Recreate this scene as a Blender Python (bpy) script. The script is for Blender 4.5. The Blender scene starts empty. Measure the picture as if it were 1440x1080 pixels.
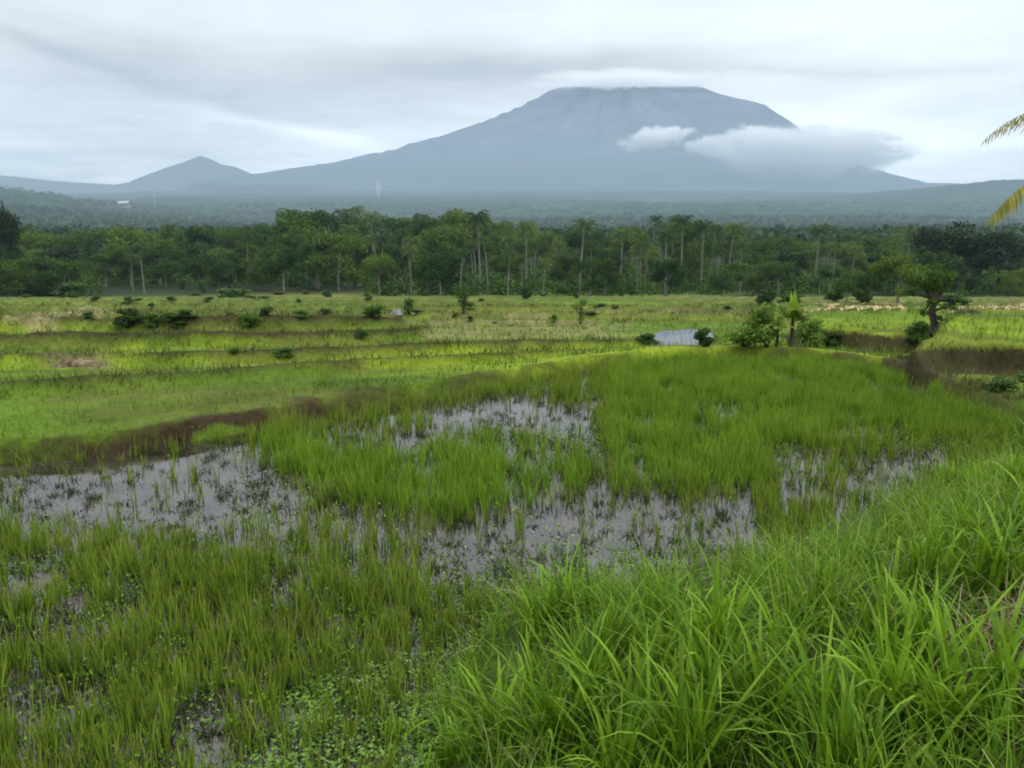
import bpy, math, random
import numpy as np
from mathutils import Vector

SC = bpy.context.scene
C = SC.collection
R = math.radians
rng = np.random.default_rng(7)
random.seed(7)

# ------------------------------------------------------------------ camera
EYE = 3.6
F = 1130.0                       # focal length in pixels of the 1440 px wide photograph
PITCH = R(12.0)
cam_d = bpy.data.cameras.new("camera")
cam = bpy.data.objects.new("camera", cam_d)
C.objects.link(cam)
cam.location = (0, 0, EYE)
cam.rotation_euler = (math.pi / 2 - PITCH, 0, 0)
cam_d.sensor_width = 36
cam_d.lens = 36 * F / 1440
cam_d.clip_start = 0.05
cam_d.clip_end = 80000
SC.camera = cam

# ------------------------------------------------------------------ light
SUN_EL, SUN_AZ = 50.0, 122.0      # azimuth clockwise from +Y
sd_ = bpy.data.lights.new("sun", 'SUN')
sd_.energy = 1.5
sd_.angle = R(14)
sd_.color = (1.0, 0.97, 0.92)
sun = bpy.data.objects.new("sun", sd_)
C.objects.link(sun)
_dir = Vector((math.sin(R(SUN_AZ)) * math.cos(R(SUN_EL)), math.cos(R(SUN_AZ)) * math.cos(R(SUN_EL)), math.sin(R(SUN_EL))))
sun.rotation_euler = _dir.to_track_quat('Z', 'Y').to_euler()

SC.view_settings.view_transform = 'Standard'
SC.view_settings.look = 'None'
SC.view_settings.gamma = 1
SC.view_settings.exposure = 0.30
SC.cycles.use_denoising = True
SC.cycles.max_bounces = 16
SC.cycles.diffuse_bounces = 3
SC.cycles.glossy_bounces = 2
SC.cycles.transmission_bounces = 3
SC.cycles.transparent_max_bounces = 6
SC.cycles.volume_bounces = 14
SC.cycles.pixel_filter_type = 'BLACKMAN_HARRIS'
SC.cycles.filter_width = 1.9


class NT:
    """small helper for node trees"""
    def __init__(self, tree):
        self.t = tree
        tree.nodes.clear()

    def n(self, typ, **kw):
        nd = self.t.nodes.new(typ)
        for k, v in kw.items():
            setattr(nd, k, v)
        return nd

    def put(self, sock, v):
        if isinstance(v, bpy.types.NodeSocket):
            self.t.links.new(v, sock)
        elif v is not None:
            if isinstance(v, (tuple, list)) and len(v) == 3 and sock.type == 'RGBA':
                v = (*v, 1)
            sock.default_value = v

    def m(self, op, a, b=None, c=None, clamp=False):
        nd = self.n('ShaderNodeMath', operation=op, use_clamp=clamp)
        self.put(nd.inputs[0], a)
        if b is not None: self.put(nd.inputs[1], b)
        if c is not None: self.put(nd.inputs[2], c)
        return nd.outputs[0]

    def mix(self, f, a, b, bt='MIX'):
        nd = self.n('ShaderNodeMix', data_type='RGBA', blend_type=bt)
        self.put(nd.inputs['Factor'], f)
        self.put(nd.inputs[6], a)
        self.put(nd.inputs[7], b)
        return nd.outputs[2]

    def noise(self, vec, scale, detail=3, rough=0.55, dist=0.0, out='Fac'):
        nd = self.n('ShaderNodeTexNoise')
        if vec is not None: self.put(nd.inputs['Vector'], vec)
        nd.inputs['Scale'].default_value = scale
        nd.inputs['Detail'].default_value = detail
        nd.inputs['Roughness'].default_value = rough
        nd.inputs['Distortion'].default_value = dist
        return nd.outputs[out]

    def rng(self, v, a, b, c=0.0, d=1.0, smooth=True):
        nd = self.n('ShaderNodeMapRange')
        nd.interpolation_type = 'SMOOTHSTEP' if smooth else 'LINEAR'
        self.put(nd.inputs[0], v)
        for i, q in enumerate((a, b, c, d)): nd.inputs[i + 1].default_value = q
        return nd.outputs[0]


# ------------------------------------------------------------------ sky
world = bpy.data.worlds.new("World")
SC.world = world
world.use_nodes = True
w = NT(world.node_tree)
sky = w.n('ShaderNodeTexSky', sky_type='NISHITA')
sky.sun_disc = False
sky.sun_elevation = R(SUN_EL)
sky.sun_rotation = R(SUN_AZ)
sky.air_density = 1.0
sky.dust_density = 2.0
tc = w.n('ShaderNodeTexCoord')
sep = w.n('ShaderNodeSeparateXYZ')
w.put(sep.inputs[0], tc.outputs['Generated'])
sx, sy, sz = sep.outputs
az = w.m('ARCTAN2', sx, sy)
el = w.m('ARCSINE', sz)
zz = w.m('ADD', w.m('MAXIMUM', sz, 0.0), 0.11)
cmb = w.n('ShaderNodeCombineXYZ')
w.put(cmb.inputs[0], w.m('DIVIDE', sx, zz)); w.put(cmb.inputs[1], w.m('DIVIDE', sy, zz)); cmb.inputs[2].default_value = 3.7
cv = cmb.outputs[0]
n1 = w.noise(cv, 0.55, 5, 0.55, 0.6)
n2 = w.noise(cv, 1.9, 6, 0.6, 0.4)
cmb2 = w.n('ShaderNodeCombineXYZ')
w.put(cmb2.inputs[0], w.m('MULTIPLY', az, 3.0)); w.put(cmb2.inputs[1], w.m('MULTIPLY', el, 17.0)); cmb2.inputs[2].default_value = 0.4
n3 = w.noise(cmb2.outputs[0], 1.6, 6, 0.6, 0.5)
wob = w.m('SUBTRACT', w.noise(cmb2.outputs[0], 1.1, 4, 0.6), 0.5)


def px_ang(u, v):
    """pixel of the photograph -> azimuth, elevation in radians"""
    x, y, z = (u - 720) / F, 1.0, -(v - 540) / F
    yy = y * math.cos(PITCH) + z * math.sin(PITCH)
    z2 = -y * math.sin(PITCH) + z * math.cos(PITCH)
    return math.atan2(x, yy), math.atan2(z2, math.hypot(x, yy))


def blob(u, v, wu, hv, tilt=0.0):
    a0, e0 = px_ang(u, v)
    da = w.m('SUBTRACT', az, a0)
    de = w.m('SUBTRACT', w.m('SUBTRACT', el, e0), w.m('MULTIPLY', da, tilt))
    de = w.m('ADD', de, w.m('MULTIPLY', wob, 0.05))
    qa = w.m('POWER', w.m('ABSOLUTE', w.m('DIVIDE', da, wu / F)), 2)
    qe = w.m('POWER', w.m('ABSOLUTE', w.m('DIVIDE', de, hv / F)), 2)
    return w.m('EXPONENT', w.m('MULTIPLY', w.m('ADD', qa, qe), -1.0))


# brightness of the overcast: brighter overhead, soft streaks, a few named banks
lum = w.m('ADD', 0.585, w.m('MULTIPLY', w.m('MAXIMUM', sz, 0.0), 2.3))
lum = w.m('ADD', lum, w.m('MULTIPLY', w.m('SUBTRACT', n1, 0.5), 0.40))
lum = w.m('ADD', lum, w.m('MULTIPLY', w.m('SUBTRACT', n3, 0.5), 0.32))
over = w.m('MAXIMUM', w.m('SUBTRACT', sz, 0.30), 0.0)
lum = w.m('ADD', w.m('MINIMUM', lum, 0.775), w.m('MULTIPLY', over, 2.6))
lum = w.m('ADD', lum, w.m('MULTIPLY', w.m('SUBTRACT', n2, 0.5), 0.24))
for (u, v, wu, hv, tilt, amp) in (
        (80, 160, 420, 90, 0.0, -0.17), (330, 120, 330, 45, -0.1, -0.06), (800, 95, 270, 24, 0.0, -0.25),
        (560, 120, 300, 40, -0.05, -0.10),
        (430, 186, 150, 10, -0.17, 0.15), (900, 30, 420, 45, 0.0, 0.07), (1250, 50, 260, 50, 0.0, 0.07),
        (1180, 98, 120, 9, -0.04, -0.12), (1330, 100, 120, 12, 0.05, -0.07), (1330, 150, 150, 26, 0.0, -0.10),
        (1180, 165, 130, 35, 0.1, 0.14), (1310, 215, 170, 30, 0.0, 0.10), (200, 238, 420, 14, 0.0, 0.05),
        (100, 40, 200, 20, -0.3, -0.06), (60, 60, 160, 10, -0.25, -0.10)):
    lum = w.m('ADD', lum, w.m('MULTIPLY', blob(u, v, wu, hv, tilt), amp))
lum = w.m('MAXIMUM', lum, 0.2)
# the sky low down is seen through the valley's haze: its own brightness is what is left once that haze is taken off
HAZE_D, HAZE_TOP, HAZE_S = 1.85e-4, 680.0, 0.27
tr_ = w.m('EXPONENT', w.m('MULTIPLY', w.m('MINIMUM', w.m('DIVIDE', HAZE_TOP, w.m('MAXIMUM', sz, .004)), 9600.0), -HAZE_D))
lum = w.m('DIVIDE', w.m('SUBTRACT', lum, w.m('MULTIPLY', w.m('SUBTRACT', 1.0, tr_), HAZE_S)), tr_)
tint = w.mix(w.rng(lum, 0.50, 0.92), (0.88, 0.955, 1.06), (0.955, 1.005, 1.045))
cl = w.n('ShaderNodeVectorMath', operation='SCALE')
w.put(cl.inputs[0], tint); w.put(cl.inputs['Scale'], w.m('MULTIPLY', lum, 9.2))
skycol = w.mix(0.90, sky.outputs[0], cl.outputs[0])
bg = w.n('ShaderNodeBackground')
w.put(bg.inputs[0], skycol)
bg.inputs[1].default_value = 0.1
wo = w.n('ShaderNodeOutputWorld')
w.put(wo.inputs[0], bg.outputs[0])


# ------------------------------------------------------------------ numpy helpers
def _hash(ix, iy, s):
    h = (ix.astype(np.int64) * 374761393 + iy.astype(np.int64) * 668265263 + s * 1274126177) & 0x7fffffff
    h = ((h ^ (h >> 13)) * 1103515245) & 0x7fffffff
    h = (h ^ (h >> 16)) & 0xffff
    return h / 65535.0


def vnoise(x, y, s=0):
    x = np.asarray(x, float); y = np.asarray(y, float)
    ix, iy = np.floor(x), np.floor(y)
    fx, fy = x - ix, y - iy
    fx = fx * fx * (3 - 2 * fx); fy = fy * fy * (3 - 2 * fy)
    a, b = _hash(ix, iy, s), _hash(ix + 1, iy, s)
    c, d = _hash(ix, iy + 1, s), _hash(ix + 1, iy + 1, s)
    return (a * (1 - fx) + b * fx) * (1 - fy) + (c * (1 - fx) + d * fx) * fy


def fbm(x, y, s=0, o=4):
    v, a, t = 0, 1.0, 0
    for i in range(o):
        v = v + a * vnoise(x * 2 ** i, y * 2 ** i, s + i * 17); t += a; a *= 0.5
    return v / t


def sst(x, a, b):
    t = np.clip((x - a) / (b - a), 0, 1)
    return t * t * (3 - 2 * t)


def seg_dist(x, y, pts, closed=False):
    d = np.full(np.shape(x), 1e18)
    n = len(pts)
    for i in range(n if closed else n - 1):
        ax, ay = pts[i]; bx, by = pts[(i + 1) % n]
        ex, ey = bx - ax, by - ay
        t = np.clip(((x - ax) * ex + (y - ay) * ey) / (ex * ex + ey * ey + 1e-12), 0, 1)
        d = np.minimum(d, (x - ax - t * ex) ** 2 + (y - ay - t * ey) ** 2)
    return np.sqrt(d)


def inside(x, y, pts):
    r = np.zeros(np.shape(x), bool)
    n = len(pts)
    for i in range(n):
        ax, ay = pts[i]; bx, by = pts[(i + 1) % n]
        if ay == by: continue
        c = ((ay > y) != (by > y)) & (x < (bx - ax) * (y - ay) / (by - ay) + ax)
        r ^= c
    return r


def psd(x, y, pts):
    """signed distance, negative inside"""
    d = seg_dist(x, y, pts, True)
    return np.where(inside(x, y, pts), -d, d)


def ray(u, v):
    x, z = (u - 720) / F, -(v - 540) / F
    return x, math.cos(PITCH) + z * math.sin(PITCH), -math.sin(PITCH) + z * math.cos(PITCH)


def plane_pt(u, v, z=0.0):
    dx, dy, dz = ray(u, v)
    t = (z - EYE) / dz
    return (dx * t, dy * t)


def project(x, y, z):
    z = z - EYE
    yc = y * math.cos(PITCH) - z * math.sin(PITCH)
    zc = y * math.sin(PITCH) + z * math.cos(PITCH)
    yc = np.where(np.abs(yc) < 1e-3, 1e-3, yc)
    return 720 + F * x / yc, 540 - F * zc / yc, yc


# ------------------------------------------------------------------ the lie of the land
POND = [plane_pt(u, v) for u, v in (
    (-520, 700), (-200, 672), (0, 655), (90, 652), (180, 640), (330, 614), (450, 590), (560, 570), (640, 556), (740, 538),
    (850, 519), (960, 508), (1060, 506), (1150, 510), (1230, 524), (1310, 552), (1390, 586), (1440, 612),
    (1400, 640), (1330, 668), (1240, 700), (1160, 735), (1080, 775), (1000, 812), (900, 836), (800, 850), (700, 862),
    (640, 900), (600, 980), (560, 1090), (480, 1250))] + [(-3.5, 2.2), (-9, 1.4), (-16, 2.5), (-21, 8)]
POOL_Z = -0.32
POOL = [plane_pt(u, v, POOL_Z) for u, v in ((930, 470), (940, 466), (957, 467), (972, 464), (990, 468), (993, 475), (984, 479), (979, 487), (958, 486), (946, 490), (934, 487), (936, 480), (927, 476))]
F2_Z, F1_Z = 0.19, 0.70
FIELD2 = [plane_pt(u, v, F2_Z) for u, v in ((1150, 462), (1200, 465), (1250, 472), (1290, 470), (1330, 462), (1330, 439), (1130, 439))]
FIELD1 = [plane_pt(u, v, F1_Z) for u, v in ((1286, 492), (1330, 485), (1390, 486), (1440, 490), (1700, 505), (1900, 445), (1440, 437), (1345, 438), (1322, 462))]
ZB = np.array([(0, .3), (10, .3), (14, .3), (19, 0), (24, -.35), (31, -.9), (45, -2.2), (70, -4.5), (110, -8), (150, -11.6),
               (220, -13.5), (350, -15), (600, -20), (1000, -27), (1600, -28), (2500, -12), (4000, 42), (6500, 135), (9400, 260), (30000, 500)])
BUNDS = []   # (polyline world, height, width)
for pts, z, h, wd in (
        (((-300, 585), (0, 562), (120, 552), (300, 536), (450, 517), (600, 504), (760, 495), (900, 491), (1100, 489)), 0.15, .24, .25),
        (((-300, 528), (0, 518), (180, 514), (350, 508), (480, 498), (620, 484), (800, 479), (900, 478)), -0.1, .26, .3),
        (((-300, 495), (0, 490), (150, 488), (330, 484), (500, 477), (600, 470)), -0.4, .42, .4),
        (((-300, 470), (0, 467), (140, 466), (290, 466), (420, 460), (560, 455)), -0.85, .6, .45),
        (((1090, 489), (1180, 497), (1260, 509), (1340, 530), (1440, 562), (1560, 600)), 0.3, .22, .3)):
    BUNDS.append(([plane_pt(u, v, z) for u, v in pts], h, wd))


def height(x, y, full=False):
    x = np.asarray(x, float); y = np.asarray(y, float)
    sh = x.shape
    x = x.ravel(); y = y.ravel()
    r = np.hypot(x, y)
    dd = np.where(y > 0, np.maximum(y, r * 0.7), r * .8)
    zb = np.interp(dd, ZB[:, 0], ZB[:, 1])
    u = x / np.maximum(y, 1e-3) * F + 720
    far = y > 300
    if far.any():
        fb = (fbm(x / 900, y / 900, 5, 4) - .5) * sst(r, 700, 3500) * 70
        canopy = (fbm(x / 14, y / 14, 9, 3) - .35) * 12 * sst(r, 380, 700)
        fr = np.where(y > 0, 1, 0)
        lefthill = 92 * np.exp(-((r - 3100) / 800) ** 2) * sst(-u, -430, 120) * fr
        lefthill = lefthill + 34 * np.exp(-((r - 1900) / 420) ** 2) * sst(-u, -420, 60) * fr
        ridge = (105 + 30 * fbm(x / 500, y / 500, 44)) * np.exp(-((r - 5700) / 600) ** 2) * sst(u, 1040, 1480) * fr
        zb = zb + np.where(far, fb + canopy + lefthill + ridge, 0)
    near = r < 160
    z = zb.copy()
    soil = np.zeros_like(z)
    sdp = np.full_like(z, 99.)
    if near.any():
        xn, yn = x[near], y[near]
        d = psd(xn, yn, POND)
        sdp[near] = d
        zn = zb[near]
        so = np.zeros_like(zn)
        # terraces: narrow bunds following the contour, wobbling
        q = yn + 3.0 * (fbm(xn / 16, yn / 16, 3) - .5) + xn * 0.06
        per = 6.0
        ph = np.abs(((q / per) % 1) - .5) * per
        idx = np.floor(q / per)
        bh = (.16 + .34 * _hash(idx, idx * 0 + 3, 5)) * sst(yn, 30, 40) * (1 - sst(yn, 120, 150))
        b = np.exp(-((ph - per / 2 + .0) / .45) ** 2)
        zn = zn + bh * b
        so = np.maximum(so, .6 * b * (bh > .16))
        for pl, h, wd in BUNDS:
            dl = seg_dist(xn, yn, pl)
            g = np.exp(-(dl / wd) ** 2)
            hh = h * (.75 + .5 * fbm(xn / 1.3, yn / 1.3, 12))
            zn = zn + hh * g
            so = np.maximum(so, g * sst(h, .1, .3) * .9)
        # rim of the big pond
        fars = sst(yn, 8.5, 11.5)
        rim = zn + (.30 - zn) * np.exp(-(np.maximum(d, 0) / 1.7) ** 2)
        rim = rim + .05 * (fbm(xn / .5, yn / .5, 21) - .5)
        edge = sst(d, -.05, .42)
        zfar = -.14 + (rim + .14) * edge
        # near bank where the photographer stands
        bk = 2.02 * sst(d, -.6, 5.2) * (1 - .62 * sst(yn, 6.5, 12)) + .28 * sst(d, -.1, .6) - .14
        bk = bk + .10 * (fbm(xn / .6, yn / .6, 31) - .5) * sst(d, 0, .5)
        zo = zfar * fars + bk * (1 - fars)
        bed = -.12 + .10 * (fbm(xn / .45, yn / .45, 8, 3) - .5)
        zn = np.where(d < 0, np.minimum(bed, zo), zo)
        # raised fields with earth banks
        for pl, fz in ((FIELD2, F2_Z), (FIELD1, F1_Z)):
            e = psd(xn, yn, pl) + .25 * (fbm(xn / .8, yn / .8, 33) - .5)
            k = 1 - sst(e, -.05, .32)
            zn = np.maximum(zn, zn + (fz - zn) * k)
            zn = zn + .07 * np.exp(-((e + .25) / .2) ** 2)
            so = np.where((e > .02) & (e < .75) & (yn < 32), 1.6, so)
        e = psd(xn, yn, POOL)
        k = 1 - sst(e, -.1, .35)
        zn = zn + (POOL_Z - .12 - zn) * k
        so = np.maximum(so, 1.3 * (k > .1) * (k < .95))
        zn = zn + .04 * (fbm(xn / .7, yn / .7, 77) - .5) * (yn > 12)
        z[near] = zn
        soil[near] = so
    if full:
        return z.reshape(sh), sdp.reshape(sh), soil.reshape(sh)
    return z.reshape(sh)


_T = 2.5 * 1.006 ** np.arange(1370)


def gp(u, v):
    """the point of the ground seen at this pixel"""
    dx, dy, dz = ray(u, v)
    x, y, z = dx * _T, dy * _T, EYE + dz * _T
    h = height(x, y)
    below = np.nonzero(z < h)[0]
    i = below[0] if len(below) else len(_T) - 1
    return float(x[i]), float(y[i]), float(h[i])


def mesh_np(name, verts, faces, attrs=None, smooth=False):
    verts = np.asarray(verts, np.float32); faces = np.asarray(faces, np.int32)
    me = bpy.data.meshes.new(name)
    k = faces.shape[1]
    me.vertices.add(len(verts)); me.vertices.foreach_set('co', verts.ravel())
    me.loops.add(faces.size); me.loops.foreach_set('vertex_index', faces.ravel())
    me.polygons.add(len(faces))
    me.polygons.foreach_set('loop_start', np.arange(0, faces.size, k, dtype=np.int32))
    me.polygons.foreach_set('loop_total', np.full(len(faces), k, np.int32))
    if smooth:
        me.polygons.foreach_set('use_smooth', np.ones(len(faces), bool))
    me.update(calc_edges=True)
    for an, av in (attrs or {}).items():
        av = np.asarray(av, np.float32)
        if av.ndim == 1:
            a = me.attributes.new(an, 'FLOAT', 'POINT'); a.data.foreach_set('value', av)
        else:
            a = me.attributes.new(an, 'FLOAT_COLOR', 'POINT'); a.data.foreach_set('color', av.ravel())
    return me


def link(name, me, mat=None, parent=None):
    o = bpy.data.objects.new(name, me)
    C.objects.link(o)
    if mat is not None and not me.materials: me.materials.append(mat)
    if parent is not None: o.parent = parent
    return o


def tag(o, label=None, cat=None, group=None, kind=None):
    if label: o['label'] = label
    if cat: o['category'] = cat
    if group: o['group'] = group
    if kind: o['kind'] = kind
    return o


def empty(name, loc=(0, 0, 0)):
    o = bpy.data.objects.new(name, None)
    o.empty_display_size = .2
    C.objects.link(o); o.location = loc
    return o


class MB:
    """collects pieces of one mesh"""
    def __init__(self): self.v = []; self.f = []; self.a = []; self.n = 0

    def add(self, v, f, a=None):
        v = np.asarray(v, float); f = np.asarray(f, int)
        self.v.append(v); self.f.append(f + self.n)
        self.a.append(np.zeros(len(v)) if a is None else np.asarray(a)); self.n += len(v)

    def mesh(self, name, smooth=False):
        return mesh_np(name, np.concatenate(self.v), np.concatenate(self.f), {'t': np.concatenate(self.a)}, smooth)

    def tube(self, pts, rad, sides=7):
        pts = [Vector(p) for p in pts]
        n = len(pts); V = []
        for i, p in enumerate(pts):
            d = (pts[min(i + 1, n - 1)] - pts[max(i - 1, 0)]).normalized()
            a = d.orthogonal().normalized() if abs(d.z) < .9 else d.cross(Vector((1, 0, 0))).normalized()
            b = d.cross(a)
            r = rad[i] if hasattr(rad, '__len__') else rad
            for k in range(sides):
                t = 2 * math.pi * k / sides
                V.append(p + (a * math.cos(t) + b * math.sin(t)) * r)
        fc = [(i * sides + k, i * sides + (k + 1) % sides, (i + 1) * sides + (k + 1) % sides, (i + 1) * sides + k)
              for i in range(n - 1) for k in range(sides)]
        V.append(pts[-1]); top = len(V) - 1
        fc += [((n - 1) * sides + k, (n - 1) * sides + (k + 1) % sides, top, top) for k in range(0)]
        self.add([tuple(q) for q in V], fc)


def blades(base, h, wd, az, lean, bend, droop, S=3, tw=None, pw=.8):
    """one strip per blade; returns verts, quads, height parameter"""
    N = len(base)
    t = np.linspace(0, 1, S + 1)
    out = lean[:, None] * t + bend[:, None] * t ** 2
    up = t[None, :] * np.sqrt(np.maximum(1 - lean ** 2, .1))[:, None] - droop[:, None] * t[None, :] ** 3
    cx = base[:, 0, None] + h[:, None] * out * np.cos(az)[:, None]
    cy = base[:, 1, None] + h[:, None] * out * np.sin(az)[:, None]
    cz = base[:, 2, None] + h[:, None] * up
    pa = (az + math.pi / 2 if tw is None else tw)
    wp = wd[:, None] * .5 * ((1 - t) ** pw * .97 + .03) * np.minimum(1, .55 + t * 2.5)
    ox, oy = np.cos(pa)[:, None] * wp, np.sin(pa)[:, None] * wp
    V = np.empty((N, S + 1, 2, 3))
    V[:, :, 0, 0] = cx - ox; V[:, :, 1, 0] = cx + ox
    V[:, :, 0, 1] = cy - oy; V[:, :, 1, 1] = cy + oy
    V[:, :, 0, 2] = cz; V[:, :, 1, 2] = cz
    V = V.reshape(-1, 3)
    b = (np.arange(N) * (S + 1) * 2)[:, None] + (np.arange(S) * 2)[None, :]
    b = b.reshape(-1)
    Q = np.stack([b, b + 1, b + 3, b + 2], 1)
    T = np.repeat(np.tile(t, N), 2)
    return V, Q, T


# ------------------------------------------------------------------ materials
def leaf_mat(name, dark, mid, light, trans=.3, tip=None, nscale=.6, rough=.6, spec=.10, obj_var=.0):
    mt = bpy.data.materials.new(name)
    mt.use_nodes = True
    g = NT(mt.node_tree)
    geo = g.n('ShaderNodeNewGeometry')
    ns = g.noise(geo.outputs['Position'], nscale, 3, .6)
    f = g.m('ADD', g.m('MULTIPLY', geo.outputs['Random Per Island'], .75), g.m('MULTIPLY', g.m('SUBTRACT', ns, .35), .9))
    if obj_var:
        oi = g.n('ShaderNodeObjectInfo')
        f = g.m('ADD', f, g.m('MULTIPLY', g.m('SUBTRACT', oi.outputs['Random'], .5), obj_var))
    cr = g.n('ShaderNodeValToRGB')
    e = cr.color_ramp.elements
    e[0].position = .05; e[0].color = (*dark, 1)
    e[1].position = .95; e[1].color = (*light, 1)
    m_ = cr.color_ramp.elements.new(.5); m_.color = (*mid, 1)
    g.put(cr.inputs[0], f)
    col = cr.outputs[0]
    if tip:
        at = g.n('ShaderNodeAttribute', attribute_name='t')
        col = g.mix(g.m('MULTIPLY', g.rng(at.outputs['Fac'], .45, 1.0), tip[1]), col, tip[0])
    p = g.n('ShaderNodeBsdfPrincipled')
    g.put(p.inputs['Base Color'], col)
    p.inputs['Roughness'].default_value = rough
    p.inputs['Specular IOR Level'].default_value = spec
    tr = g.n('ShaderNodeBsdfTranslucent')
    g.put(tr.inputs[0], g.mix(.5, col, (light[0] * 1.2, light[1] * 1.15, light[2] * .7)))
    ms = g.n('ShaderNodeMixShader')
    ms.inputs[0].default_value = trans
    g.put(ms.inputs[1], p.outputs[0]); g.put(ms.inputs[2], tr.outputs[0])
    o = g.n('ShaderNodeOutputMaterial')
    g.put(o.inputs[0], ms.outputs[0])
    return mt


def plain_mat(name, c1, c2, scale=3., rough=.85, spec=.3, stretch=None, bump=.0):
    mt = bpy.data.materials.new(name)
    mt.use_nodes = True
    g = NT(mt.node_tree)
    t = g.n('ShaderNodeTexCoord')
    v = t.outputs['Object']
    if stretch:
        mp = g.n('ShaderNodeMapping'); mp.inputs['Scale'].default_value = stretch
        g.put(mp.inputs[0], v); v = mp.outputs[0]
    n = g.noise(v, scale, 5, .65)
    p = g.n('ShaderNodeBsdfPrincipled')
    g.put(p.inputs['Base Color'], g.mix(g.rng(n, .35, .68), c1, c2))
    p.inputs['Roughness'].default_value = rough
    p.inputs['Specular IOR Level'].default_value = spec
    if bump:
        b = g.n('ShaderNodeBump'); b.inputs['Strength'].default_value = bump
        g.put(b.inputs['Height'], n); g.put(p.inputs['Normal'], b.outputs[0])
    o = g.n('ShaderNodeOutputMaterial')
    g.put(o.inputs[0], p.outputs[0])
    return mt


M = {}
M['rice'] = leaf_mat('rice_leaf', (.022, .066, .005), (.090, .195, .010), (.220, .350, .034), .35, ((.24, .30, .05), .35), 1.1)
M['olive'] = leaf_mat('rice_leaf_olive', (.018, .046, .004), (.082, .152, .009), (.225, .315, .034), .35, ((.28, .27, .06), .45), 1.3)
M['bank'] = leaf_mat('bank_grass', (.016, .046, .003), (.080, .185, .006), (.220, .370, .020), .35, ((.26, .36, .07), .35), 1.0)
M['terrace'] = leaf_mat('terrace_grass', (.028, .064, .004), (.085, .165, .007), (.170, .260, .018), .3, ((.20, .22, .06), .3), .5)
M['weeds'] = leaf_mat('bund_weed', (.022, .030, .007), (.050, .072, .012), (.110, .130, .026), .2, None, .8)
M['straw'] = leaf_mat('straw', (.14, .11, .05), (.27, .23, .12), (.40, .36, .20), .2, None, 2.0)
M['meadow'] = leaf_mat('meadow_grass', (.014, .044, .003), (.068, .160, .007), (.210, .340, .024), .3, ((.26, .30, .06), .3), 2.2)
M['dry'] = leaf_mat('dry_stems', (.018, .012, .006), (.045, .030, .015), (.120, .090, .045), .15, None, 2.0)
M['stub'] = leaf_mat('drowned_tufts', (.012, .014, .008), (.030, .040, .014), (.070, .095, .028), .1, None, 2.0)
M['float'] = leaf_mat('floating_leaf', (.060, .110, .020), (.130, .230, .040), (.220, .340, .080), .2, None, 2.0, rough=.45)
M['broad'] = leaf_mat('broad_leaf', (.007, .026, .004), (.024, .064, .007), (.072, .130, .015), .22, None, .12, obj_var=.9)
M['broad2'] = leaf_mat('olive_leaf', (.014, .038, .005), (.046, .090, .010), (.110, .165, .020), .25, None, .12, obj_var=.8)
M['darkleaf'] = leaf_mat('dark_leaf', (.006, .014, .006), (.013, .030, .009), (.032, .058, .016), .15, None, .3, obj_var=.4)
M['fieldshrub'] = leaf_mat('dark_shrub_leaf', (.016, .038, .008), (.040, .085, .014), (.085, .145, .028), .2, None, .8, obj_var=.6)
M['lightshrub'] = leaf_mat('light_shrub_leaf', (.040, .085, .012), (.095, .175, .022), (.190, .280, .050), .35, None, .8)
M['shrub'] = leaf_mat('shrub_leaf', (.020, .045, .009), (.044, .098, .015), (.095, .165, .028), .25, None, .5, obj_var=.5)
M['palm'] = leaf_mat('palm_leaf', (.008, .026, .005), (.028, .062, .010), (.090, .135, .028), .2, None, .2, obj_var=.7)
M['palmnear'] = leaf_mat('near_palm_leaf', (.070, .085, .012), (.190, .190, .020), (.340, .270, .050), .3, ((.40, .30, .08), .4), 2.0)
M['banana'] = leaf_mat('banana_leaf', (.060, .110, .015), (.120, .190, .030), (.200, .260, .050), .4, None, 1.0)
M['bananabright'] = leaf_mat('young_banana_leaf', (.130, .220, .018), (.180, .290, .022), (.240, .350, .035), .45, None, 1.0)
M['farleaf'] = leaf_mat('far_leaf', (.010, .026, .009), (.024, .052, .015), (.050, .092, .024), .15, None, .02)
M['bark'] = plain_mat('bark', (.10, .09, .07), (.24, .22, .18), 3, .9, .2, (1, 1, 6))
M['palebark'] = plain_mat('palm_bark', (.10, .095, .07), (.22, .21, .16), 2, .9, .2, (1, 1, 8))
M['darkbark'] = plain_mat('dark_bark', (.030, .024, .018), (.085, .068, .050), 4, .95, .15, (1, 1, 4), .5)
M['soil'] = plain_mat('soil', (.045, .028, .017), (.20, .14, .09), 5, .95, .15, None, .6)
M['roof'] = plain_mat('pale_roof', (.30, .33, .34), (.40, .43, .44), .5, .5, .4)
M['wall'] = plain_mat('rendered_wall', (.20, .20, .18), (.28, .28, .25), .8, .8, .3)
M['rock'] = plain_mat('rock', (.12, .13, .12), (.26, .27, .25), 3, .9, .2)
M['steel'] = plain_mat('steel', (.55, .56, .57), (.66, .67, .68), .5, .5, .4)

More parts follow.
